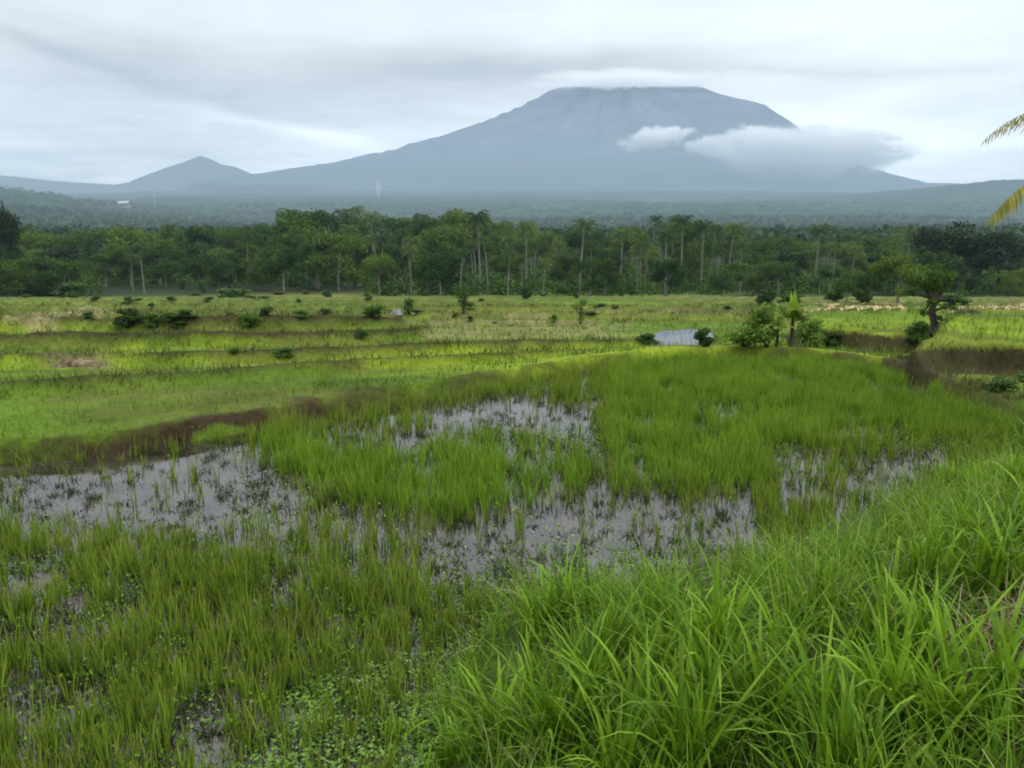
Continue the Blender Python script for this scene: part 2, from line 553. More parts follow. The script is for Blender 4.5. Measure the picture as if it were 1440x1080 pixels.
# ground material: the tint of each place comes from the 'col' attribute (grass, mud, straw ...)
mt = bpy.data.materials.new('ground'); mt.use_nodes = True
g = NT(mt.node_tree)
geo = g.n('ShaderNodeNewGeometry')
at = g.n('ShaderNodeAttribute', attribute_name='col')
pos = geo.outputs['Position']
na = g.noise(pos, 9., 4, .7); nb = g.noise(pos, .9, 4, .6); nc = g.noise(pos, .035, 5, .65)
f = g.m('ADD', g.m('ADD', g.m('MULTIPLY', na, .7), g.m('MULTIPLY', nb, .7)), g.m('MULTIPLY', nc, .7))
hs = g.n('ShaderNodeVectorMath', operation='SCALE')
g.put(hs.inputs[0], at.outputs['Color']); g.put(hs.inputs['Scale'], g.rng(f, .72, 1.38, .30, 1.65, False))
p = g.n('ShaderNodeBsdfPrincipled')
g.put(p.inputs['Base Color'], hs.outputs[0]); p.inputs['Roughness'].default_value = .95
p.inputs['Specular IOR Level'].default_value = .1
bp = g.n('ShaderNodeBump'); bp.inputs['Strength'].default_value = .7; bp.inputs['Distance'].default_value = .05
g.put(bp.inputs['Height'], g.m('ADD', na, nb)); g.put(p.inputs['Normal'], bp.outputs[0])
o = g.n('ShaderNodeOutputMaterial'); g.put(o.inputs[0], p.outputs[0])
M['ground'] = mt


def hill_mat(name, a, b, scale):
    mt = bpy.data.materials.new(name); mt.use_nodes = True
    g = NT(mt.node_tree)
    geo = g.n('ShaderNodeNewGeometry')
    n = g.noise(geo.outputs['Position'], scale, 6, .65)
    p = g.n('ShaderNodeBsdfDiffuse')
    g.put(p.inputs[0], g.mix(g.rng(n, .35, .65), a, b))
    o = g.n('ShaderNodeOutputMaterial'); g.put(o.inputs[0], p.outputs[0])
    return mt


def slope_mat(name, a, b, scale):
    # darker forest low down; paler blue above, haze put into the slope colour
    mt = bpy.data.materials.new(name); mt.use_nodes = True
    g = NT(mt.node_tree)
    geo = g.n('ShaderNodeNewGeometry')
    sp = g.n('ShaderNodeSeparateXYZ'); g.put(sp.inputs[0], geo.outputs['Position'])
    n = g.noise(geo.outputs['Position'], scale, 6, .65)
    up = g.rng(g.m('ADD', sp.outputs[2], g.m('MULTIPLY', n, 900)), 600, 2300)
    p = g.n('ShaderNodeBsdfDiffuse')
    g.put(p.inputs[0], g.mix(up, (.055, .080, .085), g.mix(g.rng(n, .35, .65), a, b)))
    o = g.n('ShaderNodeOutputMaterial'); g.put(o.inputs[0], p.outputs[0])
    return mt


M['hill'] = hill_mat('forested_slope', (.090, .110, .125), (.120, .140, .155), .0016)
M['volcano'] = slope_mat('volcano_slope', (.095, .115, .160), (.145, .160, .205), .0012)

mt = bpy.data.materials.new('paddy_water'); mt.use_nodes = True
g = NT(mt.node_tree)
geo = g.n('ShaderNodeNewGeometry')
pos = geo.outputs['Position']
mud = g.noise(pos, 1.3, 5, .65); mud2 = g.noise(pos, 14., 3, .7)
p = g.n('ShaderNodeBsdfPrincipled')
g.put(p.inputs['Base Color'], g.mix(g.rng(g.m('ADD', g.m('MULTIPLY', mud, .7), g.m('MULTIPLY', mud2, .3)), .38, .62),
                                    (.010, .009, .005), (.050, .041, .030)))
p.inputs['IOR'].default_value = 1.6
g.put(p.inputs['Roughness'], g.rng(mud, .4, .65, .03, .12))
bp = g.n('ShaderNodeBump'); bp.inputs['Strength'].default_value = .07; bp.inputs['Distance'].default_value = .02
g.put(bp.inputs['Height'], g.noise(pos, 6., 3, .6)); g.put(p.inputs['Normal'], bp.outputs[0])
o = g.n('ShaderNodeOutputMaterial'); g.put(o.inputs[0], p.outputs[0])
M['water'] = mt

# ------------------------------------------------------------------ ground sheet
rad = np.concatenate([[.3], np.geomspace(.8, 13, 250), np.geomspace(13, 34, 400)[1:], np.geomspace(34, 150, 230)[1:], np.geomspace(150, 9350, 240)[1:]])
fa = np.linspace(-42, 42, 620)
ang = np.concatenate([np.linspace(-180, -42, 60)[:-1], fa, np.linspace(42, 180, 60)[1:-1]])
RR, AA = np.meshgrid(rad, np.radians(ang), indexing='ij')
gx, gy = RR * np.sin(AA), RR * np.cos(AA)
gz, gsd, gsoil = height(gx, gy, True)
nr, nang = RR.shape
idx = np.arange(nr * nang).reshape(nr, nang)
nxt = np.roll(idx, -1, 1)
quads = np.stack([idx[:-1], nxt[:-1], nxt[1:], idx[1:]], -1).reshape(-1, 4)[:, ::-1]

X, Y, Z, SDP, SOIL = gx.ravel(), gy.ravel(), gz.ravel(), gsd.ravel(), gsoil.ravel()
RRf = np.hypot(X, Y)
col = np.empty((len(X), 3))
n_a = fbm(X / 3.2, Y / 1.8, 41); n_b = fbm(X / 26, Y / 7, 42); n_c = fbm(X / .8, Y / .8, 43)
GREEN = np.array([.076, .130, .010]); YEL = np.array([.140, .190, .011]); OLI = np.array([.085, .100, .016])
col[:] = GREEN
k = sst(n_b, .46, .62)[:, None]; col = col * (1 - k) + YEL * k
k = (sst(n_a, .50, .66) * .8)[:, None]; col = col * (1 - k) + OLI * k
# separate fields far off carry their own green
q = Y + 3.0 * (fbm(X / 16, Y / 16, 3) - .5) + X * .06
cell = np.floor(q / 6.0); cx_ = np.floor((X + cell * 7.3) / (11 + 9 * _hash(cell, cell * 0 + 9, 1)))
fh = _hash(cell, cx_, 77)
fk = (sst(Y, 28, 36) * .65)[:, None]
fc = np.stack([.060 + .075 * fh, .115 + .035 * _hash(cell, cx_, 5), .018 + .010 * fh], 1)
br = _hash(cell, cx_, 99) > .90
fc[br] = (.20, .155, .085)
col = col * (1 - fk) + fc * fk
FOREST = np.array([.018, .030, .010])
k = sst(RRf, 150, 175)[:, None]; col = col * (1 - k) + FOREST * k
k = sst(RRf, 380, 600)[:, None]
fcol = np.array([.014, .034, .014]) * (1 - sst(fbm(X / 120, Y / 120, 61), .4, .7)[:, None]) + np.array([.034, .062, .022]) * sst(fbm(X / 120, Y / 120, 61), .4, .7)[:, None]
col = col * (1 - k) + fcol * k
# pond bed and banks
MUD = np.array([.075, .058, .040])
k = (1 - sst(SDP, -.1, .1))[:, None]; col = col * (1 - k) + MUD * k
uu, vv, _ = project(X, Y, Z)
BANKC = np.array([.035, .055, .010])
k = ((SDP > -.05) & (Y < 9.5) & (RRf < 30))
col[k] = BANKC
RED = np.array([.034, .022, .012])
e = SDP + 1.0 * (n_c - .5)
kk = sst(e, -.05, .05) * (1 - sst(e, .25, .70) * .9) * (Y > 9) * sst(uu, 40, 130) * (1 - sst(uu, 470, 640)) * (uu < 700)
kk2 = sst(e, -.05, .05) * (1 - sst(e, .3, .5)) * (Y > 9) * .6
kk = np.maximum(kk, kk2 * (uu < 1500))[:, None]; col = col * (1 - kk) + RED * kk
SOILC = np.array([.032, .024, .013])
k = (np.clip(SOIL * 1.3, 0, 1) * sst(n_c + .3 * SOIL, .38, .58) * np.clip(SOIL + .1, 0, .9))[:, None]
col = col * (1 - k) + SOILC * k


def patch(pts, c, soft=.4, amt=.9):
    """a patch of another colour of ground; corners given where they are seen, laid on the land"""
    global col
    pl = [gp(u, v)[:2] for u, v in pts]
    sc = max(p_[1] for p_ in pl) / 25
    e = psd(X, Y, pl) + 2.2 * sc * (n_c - .5) + 1.2 * sc * (n_a - .5)
    k = ((1 - sst(e, -soft * sc, soft * sc)) * amt)[:, None]
    col = col * (1 - k) + np.array(c) * k


patch(((585, 459), (640, 449), (760, 447), (800, 455), (720, 466), (600, 468)), (.15, .13, .06), .4, .6)
patch(((640, 458), (800, 452), (880, 458), (860, 476), (700, 476), (600, 470)), (.17, .15, .06), .5, .7)
patch(((40, 440), (120, 434), (185, 434), (170, 445), (60, 448)), (.22, .18, .09), .4, .65)
patch(((70, 503), (150, 498), (165, 512), (150, 520), (80, 518)), (.12, .09, .055), .4, .7)
patch(((1140, 436), (1180, 428), (1270, 428), (1265, 436)), (.42, .30, .17), .3)
patch(((1350, 434), (1390, 427), (1520, 427), (1520, 435)), (.40, .28, .17), .3)
patch(((140, 492), (200, 486), (195, 500), (145, 504)), (.20, .25, .015), .4, .8)
patch(((1385, 850), (1450, 800), (1500, 1080), (1390, 1100), (1370, 960)), (.045, .032, .020), 1.0, .9)
patch(((560, 405), (700, 405), (700, 412), (560, 412)), (.20, .20, .05), .5, .6)
col4 = np.concatenate([np.clip(col, 0, 1), np.ones((len(col), 1))], 1)
me = mesh_np('ground', np.stack([X, Y, Z], 1), quads, {'col': col4}, True)
tag(link('ground', me, M['ground']), kind='structure')


# ------------------------------------------------------------------ water
def sheet(name, pts, z, step, mat, kind):
    xs = [p_[0] for p_ in pts]; ys = [p_[1] for p_ in pts]
    ax = np.arange(min(xs) - .3, max(xs) + .3 + step, step); ay = np.arange(min(ys) - .3, max(ys) + .3 + step, step)
    A, B = np.meshgrid(ax, ay, indexing='ij')
    keep = psd(A, B, pts) < .28
    id_ = np.arange(A.size).reshape(A.shape)
    ok = keep[:-1, :-1] & keep[1:, :-1] & keep[1:, 1:] & keep[:-1, 1:]
    q = np.stack([id_[:-1, :-1], id_[1:, :-1], id_[1:, 1:], id_[:-1, 1:]], -1)[ok]
    used, inv = np.unique(q, return_inverse=True)
    V = np.stack([A.ravel()[used], B.ravel()[used], np.full(len(used), z)], 1)
    return tag(link(name, mesh_np(name, V, inv.reshape(-1, 4)), mat), kind=kind)


sheet('paddy_water', POND, 0.0, .1, M['water'], 'structure')
sheet('pool_water', POOL, POOL_Z, .08, M['water'], 'structure')


# ------------------------------------------------------------------ rice in the pond
def softpoly(u, v, pts, s=12):
    return 1 - sst(psd(u, v, pts), -s, s)


def scatter(n, x0, x1, y0, y1):
    return rng.uniform(x0, x1, n), rng.uniform(y0, y1, n)


def pond_density(x, y):
    u, v, _ = project(x, y, 0 * x)
    n = fbm(x / .55, y / .55, 91)
    n2_ = fbm(x / 1.6, y / 1.6, 92)
    D = np.full(x.shape, .55)
    bright = np.zeros(x.shape)
    # open water
    wat = np.maximum.reduce([
        softpoly(u, v, [(-400, 650), (60, 645), (340, 605), (360, 640), (400, 700), (330, 745), (220, 765), (90, 750), (-400, 770)], 22),
        softpoly(u, v, [(580, 572), (700, 560), (830, 575), (862, 640), (850, 670), (810, 640), (700, 612), (590, 612)], 12),
        softpoly(u, v, [(560, 735), (740, 715), (830, 675), (1060, 690), (1085, 770), (900, 850), (640, 850)], 16)])
    half = softpoly(u, v, [(420, 600), (590, 570), (600, 640), (420, 640)], 14)
    half2 = softpoly(u, v, [(1080, 615), (1380, 600), (1290, 680), (1100, 720)], 12)
    mid = softpoly(u, v, [(320, 640), (400, 670), (520, 712), (640, 730), (650, 850), (470, 830), (300, 770)], 24)
    isl = softpoly(u, v, [(350, 620), (470, 625), (560, 650), (640, 620), (760, 625), (835, 655), (810, 690), (740, 715), (600, 730), (520, 710), (400, 670)], 26)
    far = softpoly(u, v, [(860, 495), (1440, 495), (1440, 620), (1340, 610), (1080, 625), (1080, 690), (870, 680), (850, 600)], 34)
    D = np.where(v > 735, .80 + .30 * sst(v, 760, 860) + .5 * (n2_ - .5), D)
    D = D * (1 - .55 * sst(v, 930, 1060) * (u < 420) * sst(n2_, .4, .6))
    D = D * (1 - .72 * mid)
    D = D * (1 - .95 * wat)
    D = np.where(half > .3, .22, D); D = np.where(half2 > .3, .16, D)
    pale = softpoly(u, v, [(400, 985), (470, 940), (600, 925), (680, 930), (690, 1010), (620, 1100), (330, 1110), (360, 1040)], 20)
    D = D * (1 - .8 * pale)
    D = np.maximum(D, isl * .8); D = np.maximum(D, far * 1.0)
    rimfar = (v < 560) | ((u < 560) & (v < 640))
    bright = np.maximum(isl, far)
    D = D * (.1 + 1.8 * sst(n, .3, .62)) * (.45 + 1.0 * n2_)
    return D, bright, u, v, wat


px_, py_ = scatter(100000, -12, 13, 3.2, 22)
D, BR, pu, pv, WA = pond_density(px_, py_)
dd_ = psd(px_, py_, POND)
keep = (dd_ < .05) & (rng.random(len(px_)) < np.clip(D, 0, 1)) & (pu > -160) & (pu < 1600) & (pv < 1250)


def clumps(px, py, nb, hm, hv, wdm, spread, lean, name, mat, z0=-.03, S=3, label=None, hmul=None, gz_=None):
    N = len(px)
    k = rng.integers(nb[0], nb[1] + 1, N)
    ci = np.repeat(np.arange(N), k)
    T = len(ci)
    ch = rng.normal(1, hv, N).clip(.5, 1.6) * (1 if hmul is None else hmul)
    a = rng.uniform(0, 2 * math.pi, T)
    rr = spread * np.sqrt(rng.random(T))
    bz = (np.full(N, z0) if gz_ is None else gz_)[ci]
    base = np.stack([px[ci] + rr * np.cos(a), py[ci] + rr * np.sin(a), bz], 1)
    h = hm * ch[ci] * rng.uniform(.55, 1.1, T)
    V, Q, t = blades(base, h, wdm * rng.uniform(.7, 1.3, T), a + rng.normal(0, .5, T), np.abs(rng.normal(lean, lean * .6, T)).clip(0, .8),
                     np.abs(rng.normal(lean * .8, lean, T)), np.abs(rng.normal(0, .10, T)), S, rng.uniform(0, math.pi, T))
    o = link(name, mesh_np(name, V, Q, {'t': t}), mat)
    return o


br = keep & (BR > .5); ol = keep & (BR <= .5)
# bright rice: island and far half of the paddy
hm = .8 + .35 * fbm(px_ / 1.2, py_ / 1.2, 14)
o = clumps(px_[br], py_[br], (6, 10), .32, .22, .014, .035, .10, 'rice_crop', M['rice'], S=3, hmul=hm[br])
tag(o, 'bright green rice standing in the far half of the flooded paddy', 'rice', kind='stuff')
o = clumps(px_[ol], py_[ol], (4, 8), .31, .28, .0145, .030, .09, 'weedy_rice', M['olive'], S=3, hmul=hm[ol])
tag(o, 'thin olive green rice and weeds over the near paddy', 'rice', kind='stuff')
# drowned stubble speckling open water, plus tufts added to darken gaps in near rice
sx_, sy_ = scatter(34000, -12, 12, 4, 16)
D2, _, su, sv, W2 = pond_density(sx_, sy_)
k = (psd(sx_, sy_, POND) < -.1) & (rng.random(len(sx_)) < .09 + .05 * sst(fbm(sx_ / .9, sy_ / .9, 66), .45, .6) + .40 * sst(sv, 745, 830)) & (su > -100) & (su < 1500)
o = clumps(sx_[k], sy_[k], (12, 20), .085, .35, .018, .050, .45, 'stubble_and_gap_tufts', M['stub'], z0=-.01, S=2)
tag(o, 'dark drowned rice stubble dotting the open water, with tufts added to darken gaps in near rice', 'stubble', kind='stuff')
# small floating leaves (pale mats bottom centre, sprinkling elsewhere)
lx, ly = scatter(420000, -9, 9, 3.4, 14)
lu, lv, _ = project(lx, ly, 0 * lx)
pd_ = np.maximum.reduce([softpoly(lu, lv, [(400, 985), (470, 940), (600, 925), (680, 930), (690, 1010), (620, 1100), (330, 1110), (360, 1040)], 14),
                         .35 * softpoly(lu, lv, [(600, 850), (760, 790), (900, 840), (700, 900)], 15),
                         .05 * sst(lv, 700, 800), .04 * softpoly(lu, lv, [(330, 640), (560, 690), (620, 800), (330, 780)], 20)])
k = (psd(lx, ly, POND) < .25) & (rng.random(len(lx)) < pd_ * sst(fbm(lx / .35, ly / .35, 71), .30, .52))
lx, ly = lx[k], ly[k]
N = len(lx); a = rng.uniform(0, 6.28, N); s = rng.uniform(.010, .022, N)
tl = rng.normal(0, .35, (N, 2))
zc = np.maximum(height(lx, ly), 0) + .012 + rng.random(N) * .03
V = np.empty((N, 4, 3))
for i, (ca, sa) in enumerate(((1, 0), (0, .7), (-1, 0), (0, -.7))):
    ox = s * (ca * np.cos(a) - sa * np.sin(a)); oy = s * (ca * np.sin(a) + sa * np.cos(a))
    V[:, i, 0] = lx + ox; V[:, i, 1] = ly + oy; V[:, i, 2] = zc + ox * tl[:, 0] + oy * tl[:, 1]
o = link('floating_weed', mesh_np('floating_weed', V.reshape(-1, 3), np.arange(N * 4).reshape(-1, 4)), M['float'])
tag(o, 'pale green small leaved water weed spread between the rice stems', 'water weed', kind='stuff')


def leaf_quads(P, size, flat=.0):
    """a tilted leaf-sized quad at each point"""
    N = len(P)
    a = rng.normal(size=(N, 3)); a /= np.linalg.norm(a, axis=1)[:, None]
    b = rng.normal(size=(N, 3)); b[:, 2] *= (1 - flat)
    b -= (a * b).sum(1)[:, None] * a; b /= np.linalg.norm(b, axis=1)[:, None]
    s = size * rng.uniform(.6, 1.3, N)[:, None]
    V = np.stack([P - a * s, P + b * s * .45, P + a * s, P - b * s * .45], 1)
    return V.reshape(-1, 3), np.arange(N * 4).reshape(-1, 4)


# ------------------------------------------------------------------ grass on the near bank
def grass(name, x, y, h, wd, lean, bend, droop, mat, S, label, pw=.8):
    N = len(x)
    z = height(x, y) - .02
    az_ = rng.uniform(0, 2 * math.pi, N)
    V, Q, t = blades(np.stack([x, y, z], 1), h, wd, az_, np.abs(rng.normal(lean, lean * .6, N)).clip(0, .85), np.abs(rng.normal(bend, bend * .6, N)),
                     np.abs(rng.normal(droop, droop * .7, N)), S, az_ + math.pi / 2 + rng.normal(0, .5, N), pw)
    o = link(name, mesh_np(name, V, Q, {'t': t}), mat)
    return tag(o, label, 'grass', kind='stuff')


bx_, by_ = scatter(260000, -3, 14, 1.6, 14)
bd = psd(bx_, by_, POND)
bu, bv, _ = project(bx_, by_, height(bx_, by_))
tuft = fbm(bx_ / .35, by_ / .35, 51)
k = (bd > -.22) & (bu > -50) & (bu < 1620) & (bv < 1500) & (bd < 8) & (rng.random(len(bx_)) < (.06 + .94 * sst(tuft, .44, .60)) * np.clip((5.0 / by_) ** .9, .25, 1) * .85)
bx_, by_, bd, tuft = bx_[k], by_[k], bd[k], tuft[k]
bare = np.zeros(len(bx_)); bu2, bv2, _ = project(bx_, by_, height(bx_, by_))
bare = softpoly(bu2, bv2, [(1385, 850), (1450, 800), (1500, 1080), (1390, 1100), (1370, 960)], 18)
q_ = rng.random(len(bx_)) > bare * .8
bx_, by_, bd, tuft = bx_[q_], by_[q_], bd[q_], tuft[q_]
hh = (.17 + .20 * sst(bd, -.2, 1.4) * (1 - .2 * sst(by_, 5, 10))) * (.6 + 1.1 * sst(tuft, .45, .7)) * rng.uniform(.55, 1.15, len(bx_))
grass('bank_grass', bx_, by_, hh, rng.uniform(.005, .014, len(bx_)), .32, .35, .22, M['meadow'], 4, 'bright green meadow grass covering the near bank')
# tall coarse grass in tufts
cen = []
for (u, v, n_, hgt) in ((830, 1010, 55, .85), (780, 1060, 60, .8), (900, 1040, 55, .85), (1000, 1010, 60, .95), (940, 960, 40, .75), (1070, 1040, 45, .8), (700, 1040, 35, .65), (740, 980, 30, .6),
                        (1150, 1070, 40, .75), (1250, 1040, 60, .8), (1330, 1060, 50, .8), (1400, 1010, 35, .7), (1300, 960, 45, .7), (1100, 930, 35, .6), (1010, 900, 35, .6), (860, 920, 35, .6),
                        (1240, 900, 35, .55), (1400, 830, 45, .65), (1360, 780, 40, .6), (1440, 760, 50, .7), (1300, 740, 35, .5), (1200, 800, 30, .45), (1420, 690, 45, .6), (1340, 690, 40, .5),
                        (640, 1070, 25, .5), (980, 1100, 60, .9), (1180, 1130, 50, .8), (860, 1130, 50, .8), (1440, 640, 40, .6), (1480, 640, 40, .6), (760, 900, 40, .7), (795, 880, 45, .75), (925, 900, 40, .7), (1005, 960, 60, .95), (560, 1060, 25, .45), (1390, 640, 30, .45), (1290, 820, 30, .5), (1150, 860, 25, .45)):
    a_ = gp(u, v)
    cen.append((a_[0], a_[1], n_, hgt))
tx, ty, th = [], [], []
for (cx, cy, n_, hgt) in cen:
    m_ = int(n_ * 1.7)
    rr = np.abs(rng.normal(0, .10, m_)); a = rng.uniform(0, 6.28, m_)
    tx.append(cx + rr * np.cos(a)); ty.append(cy + rr * np.sin(a)); th.append(hgt * rng.uniform(.45, 1.2, m_) * .86)
tx, ty, th = map(np.concatenate, (tx, ty, th))
grass('tall_grass', tx, ty, th, rng.uniform(.016, .040, len(tx)), .14, .26, .28, M['bank'], 6, 'tall coarse tufts of broad bladed grass on the near bank', .6)

# straw coloured and bent dead stalks among it
q_ = rng.random(len(bx_)) < .035
grass('dead_stalks', bx_[q_], by_[q_], rng.uniform(.25, .6, q_.sum()), rng.uniform(.004, .010, q_.sum()), .5, .45, .35, M['straw'], 4, 'bent straw coloured dead stalks among the bank grass')
a_ = gp(1425, 905)
n_ = 150
grass('dead_stalks', a_[0] + rng.normal(0, .16, n_), a_[1] + rng.normal(0, .16, n_), rng.uniform(.15, .45, n_), rng.uniform(.005, .012, n_), .5, .4, .4, M['straw'], 4, 'dry straw coloured stems on bare soil at the right edge of the bank')
# low weeds between the near rice
wx, wy = scatter(150000, -9, 9, 3.4, 13)
wu, wv, _ = project(wx, wy, 0 * wx)
k = (psd(wx, wy, POND) < .35) & (rng.random(len(wx)) < (.06 + .75 * sst(wv, 730, 860)) * sst(fbm(wx / .3, wy / .3, 171), .42, .58)) & (wu > -80) & (wu < 1500)
k |= (psd(wx, wy, POND) < .1) & (rng.random(len(wx)) < .5) & (wv > 500) & (wv < 640) & (wu > 640) & (wu < 1400)
wx, wy = wx[k], wy[k]
V, Q = leaf_quads(np.stack([wx, wy, np.maximum(height(wx, wy), 0) + rng.uniform(.01, .11, len(wx))], 1), .021)
tag(link('low_weeds', mesh_np('low_weeds', V, Q), M['meadow']), 'low small leaved weeds filling the gaps between near rice stems', 'weeds', kind='stuff')
# grass of the terraces beyond
gx_, gy_ = scatter(900000, -60, 60, 9.5, 75)
gd = rng.random(len(gx_)) < np.clip((11.0 / gy_) ** 1.7, 0, 1) * .8
gx_, gy_ = gx_[gd], gy_[gd]
gz1, gs1, so1 = height(gx_, gy_, True)
u1, v1, _ = project(gx_, gy_, gz1)
pat = fbm(gx_ / 1.2, gy_ / .8, 55)
pool_d = psd(gx_, gy_, POOL) + .5 * (fbm(gx_ / .5, gy_ / .5, 63) - .5)
in_pool = pool_d < -.12
so1 = np.where((pool_d < .45) & ~in_pool, 1.0, so1)
redz = (gs1 > -.05) & (gs1 < .30 + .35 * pat) & (u1 > 60) & (u1 < 540)
k = (gs1 > .0) & (gy_ > 9.5) & (u1 > -120) & (u1 < 1560) & ~in_pool & ~redz & ((so1 < 1.2) | (rng.random(len(gx_)) < .7)) & (rng.random(len(gx_)) < .35 + .65 * sst(pat, .35, .6))
gx2, gy2, so2 = gx_[k], gy_[k], so1[k]
wk = (so2 > .32) & (gy2 > 10.5) & ((fbm(gx2 / .9, gy2 / .9, 58) > .42) | (so2 == 1.0))
wx, wy = np.repeat(gx2[wk], 6) + rng.normal(0, .16, 6 * wk.sum()), np.repeat(gy2[wk], 6) + rng.normal(0, .10, 6 * wk.sum())
grass('bund_weeds', wx, wy, rng.uniform(.06, .24, len(wx)) * (1 + wy / 90), .011 + wy * .0010, .3, .25, .15, M['weeds'], 2, 'dark straggling weeds along the terrace bunds')
gx2, gy2, so2 = gx2[~wk], gy2[~wk], so2[~wk]
pk = (fbm(gx2 / 2.6, gy2 / .9, 59) > .60) & (gy2 > 14)
wx, wy = np.repeat(gx2[pk], 3) + rng.normal(0, .12, 3 * pk.sum()), np.repeat(gy2[pk], 3) + rng.normal(0, .12, 3 * pk.sum())
grass('weed_patches', wx, wy, rng.uniform(.06, .20, len(wx)) * (1 + wy / 90), .010 + wy * .0010, .35, .25, .15, M['shrub'], 2, 'patches of darker green weeds within the terraced fields')
hh = rng.uniform(.05, .20, len(gx2)) * (1 + .8 * sst(fbm(gx2 / 1.5, gy2 / 1.5, 57), .5, .7)) * (1 + gy2 / 60)
grass('terrace_grass', gx2, gy2, hh, .008 + gy2 * .0009, .25, .2, .1, M['terrace'], 2, 'yellow green short grass over the terraces beyond the paddy')
k = redz | ((gs1 > 0) & (gs1 < .35) & (rng.random(len(gx_)) < .35) & (gy_ < 22))
dx_, dy_ = gx_[k], gy_[k]
lv_ = rng.random(len(dx_)) < .55
grass('bank_weeds', dx_[lv_], dy_[lv_], rng.uniform(.08, .24, lv_.sum()), rng.uniform(.010, .018, lv_.sum()), .3, .3, .3, M['olive'], 3, 'green weeds growing out of the brown far paddy bank')
ex, ey = np.repeat(dx_, 4) + rng.normal(0, .05, len(dx_) * 4), np.repeat(dy_, 4) + rng.normal(0, .05, len(dx_) * 4)
grass('dead_weeds', ex, ey, rng.uniform(.04, .15, len(ex)), rng.uniform(.006, .014, len(ex)), .5, .3, .3, M['dry'], 2, 'reddish brown dead weeds on the far paddy bank')

# ------------------------------------------------------------------ foliage prototypes
def crown_mesh(name, centers, radii, per, size, squash=.75):
    P = []
    for c, r in zip(centers, radii):
        n = int(per * r * r) + 6
        d = rng.normal(size=(n, 3)); d /= np.linalg.norm(d, axis=1)[:, None]
        rr = r * (rng.random(n) ** .35) * (.8 + .35 * rng.random(n))
        p_ = d * rr[:, None]; p_[:, 2] *= squash
        P.append(np.asarray(c) + p_)
    P = np.concatenate(P)
    V, Q = leaf_quads(P, size)
    return mesh_np(name, V, Q)


def tree_proto(h, w_, kind, mat, bark):
    """returns trunk mesh, crown mesh for a broadleaved tree h tall"""
    tb = MB()
    bend = rng.normal(0, .03 * h, 2)
    th = h * (.45 if kind != 'tall' else .6)
    pts = [(bend[0] * t, bend[1] * t, th * t) for t in np.linspace(0, 1, 5)]
    r0 = h * .018 + .05
    tb.tube(pts, [r0 * (1.25 - .6 * t) for t in np.linspace(0, 1, 5)], 7)
    cs, rs = [], []
    nl = 9 if kind != 'small' else 6
    for i in range(nl):
        a = 6.28 * i / nl + rng.normal(0, .4)
        st = rng.uniform(.5, 1.0); s0 = np.array([bend[0] * st, bend[1] * st, th * st])
        reach = w_ * .5 * rng.uniform(.45, .95)
        top = h * rng.uniform(.36, .95)
        e = np.array([math.cos(a) * reach, math.sin(a) * reach, top - h * .06])
        mid_ = (s0 + e) / 2 + np.array([0, 0, -.03 * h])
        tb.tube([s0, mid_, e], [r0 * .5, r0 * .33, r0 * .12], 5)
        for q in range(3):
            cs.append(e + rng.normal(0, .07 * w_, 3) * (1, 1, .8)); rs.append(w_ * rng.uniform(.13, .25))
    cs.append(np.array([bend[0], bend[1], h * .88])); rs.append(w_ * .2)
    cs.append(np.array([bend[0], bend[1], h * .65])); rs.append(w_ * .25)
    ctop = max(c[2] + r * .75 for c, r in zip(cs, rs))
    cs = [c * (1, 1, h / ctop) for c in cs]
    cm = crown_mesh('crown', cs, rs, 42 * (10 / max(w_, 1)) ** 2, w_ * .033)
    tm = tb.mesh('trunk', True)
    tm.materials.append(bark); cm.materials.append(mat)
    return tm, cm


def frond(mb, p0, p1, p2, nl, ll, lw, hang=.8):
    """a feather leaf along a quadratic curve; mb collects rachis strip and leaflets"""
    p0, p1, p2 = map(np.asarray, (p0, p1, p2))
    t = np.linspace(0, 1, 9)[:, None]
    cur = lambda t: (1 - t) ** 2 * p0 + 2 * t * (1 - t) * p1 + t * t * p2
    mid = cur(t)
    L = np.linalg.norm(p2 - p0)
    side = np.cross(p2 - p0, (0, 0, 1.)); side /= np.linalg.norm(side) + 1e-9
    wv = (L * .012) * (1 - .8 * t)
    V = np.concatenate([mid - side * wv, mid + side * wv]); n = len(t)
    mb.add(V, [(i, i + 1, n + i + 1, n + i) for i in range(n - 1)])
    for s_ in (-1, 1):
        ts = np.linspace(.12, .99, nl)[:, None]
        b = cur(ts); tg = 2 * (1 - ts) * (p1 - p0) + 2 * ts * (p2 - p1); tg /= np.linalg.norm(tg, axis=1)[:, None]
        ln = ll * (np.sin(np.clip(ts * 2.6 + .35, 0, 3.05)) * .8 + .25) * rng.uniform(.8, 1.15, (nl, 1))
        dr = side * s_ * 1.0 + tg * .65 + np.array([0, 0, -hang]) * rng.uniform(.5, 1.3, (nl, 1))
        dr /= np.linalg.norm(dr, axis=1)[:, None]
        e = b + dr * ln + np.array([0, 0, -.25]) * ln
        m_ = b + dr * ln * .55
        o_ = tg * lw * .5
        V = np.stack([b - o_ * .6, b + o_ * .6, m_ + o_, m_ - o_, e + o_ * .15, e - o_ * .15], 1).reshape(-1, 3)
        i = np.arange(nl)[:, None] * 6
        Q = np.concatenate([i + [0, 1, 2, 3], i + [3, 2, 4, 5]])
        mb.add(V, Q, np.tile([0, 0, .5, .5, 1, 1], nl))


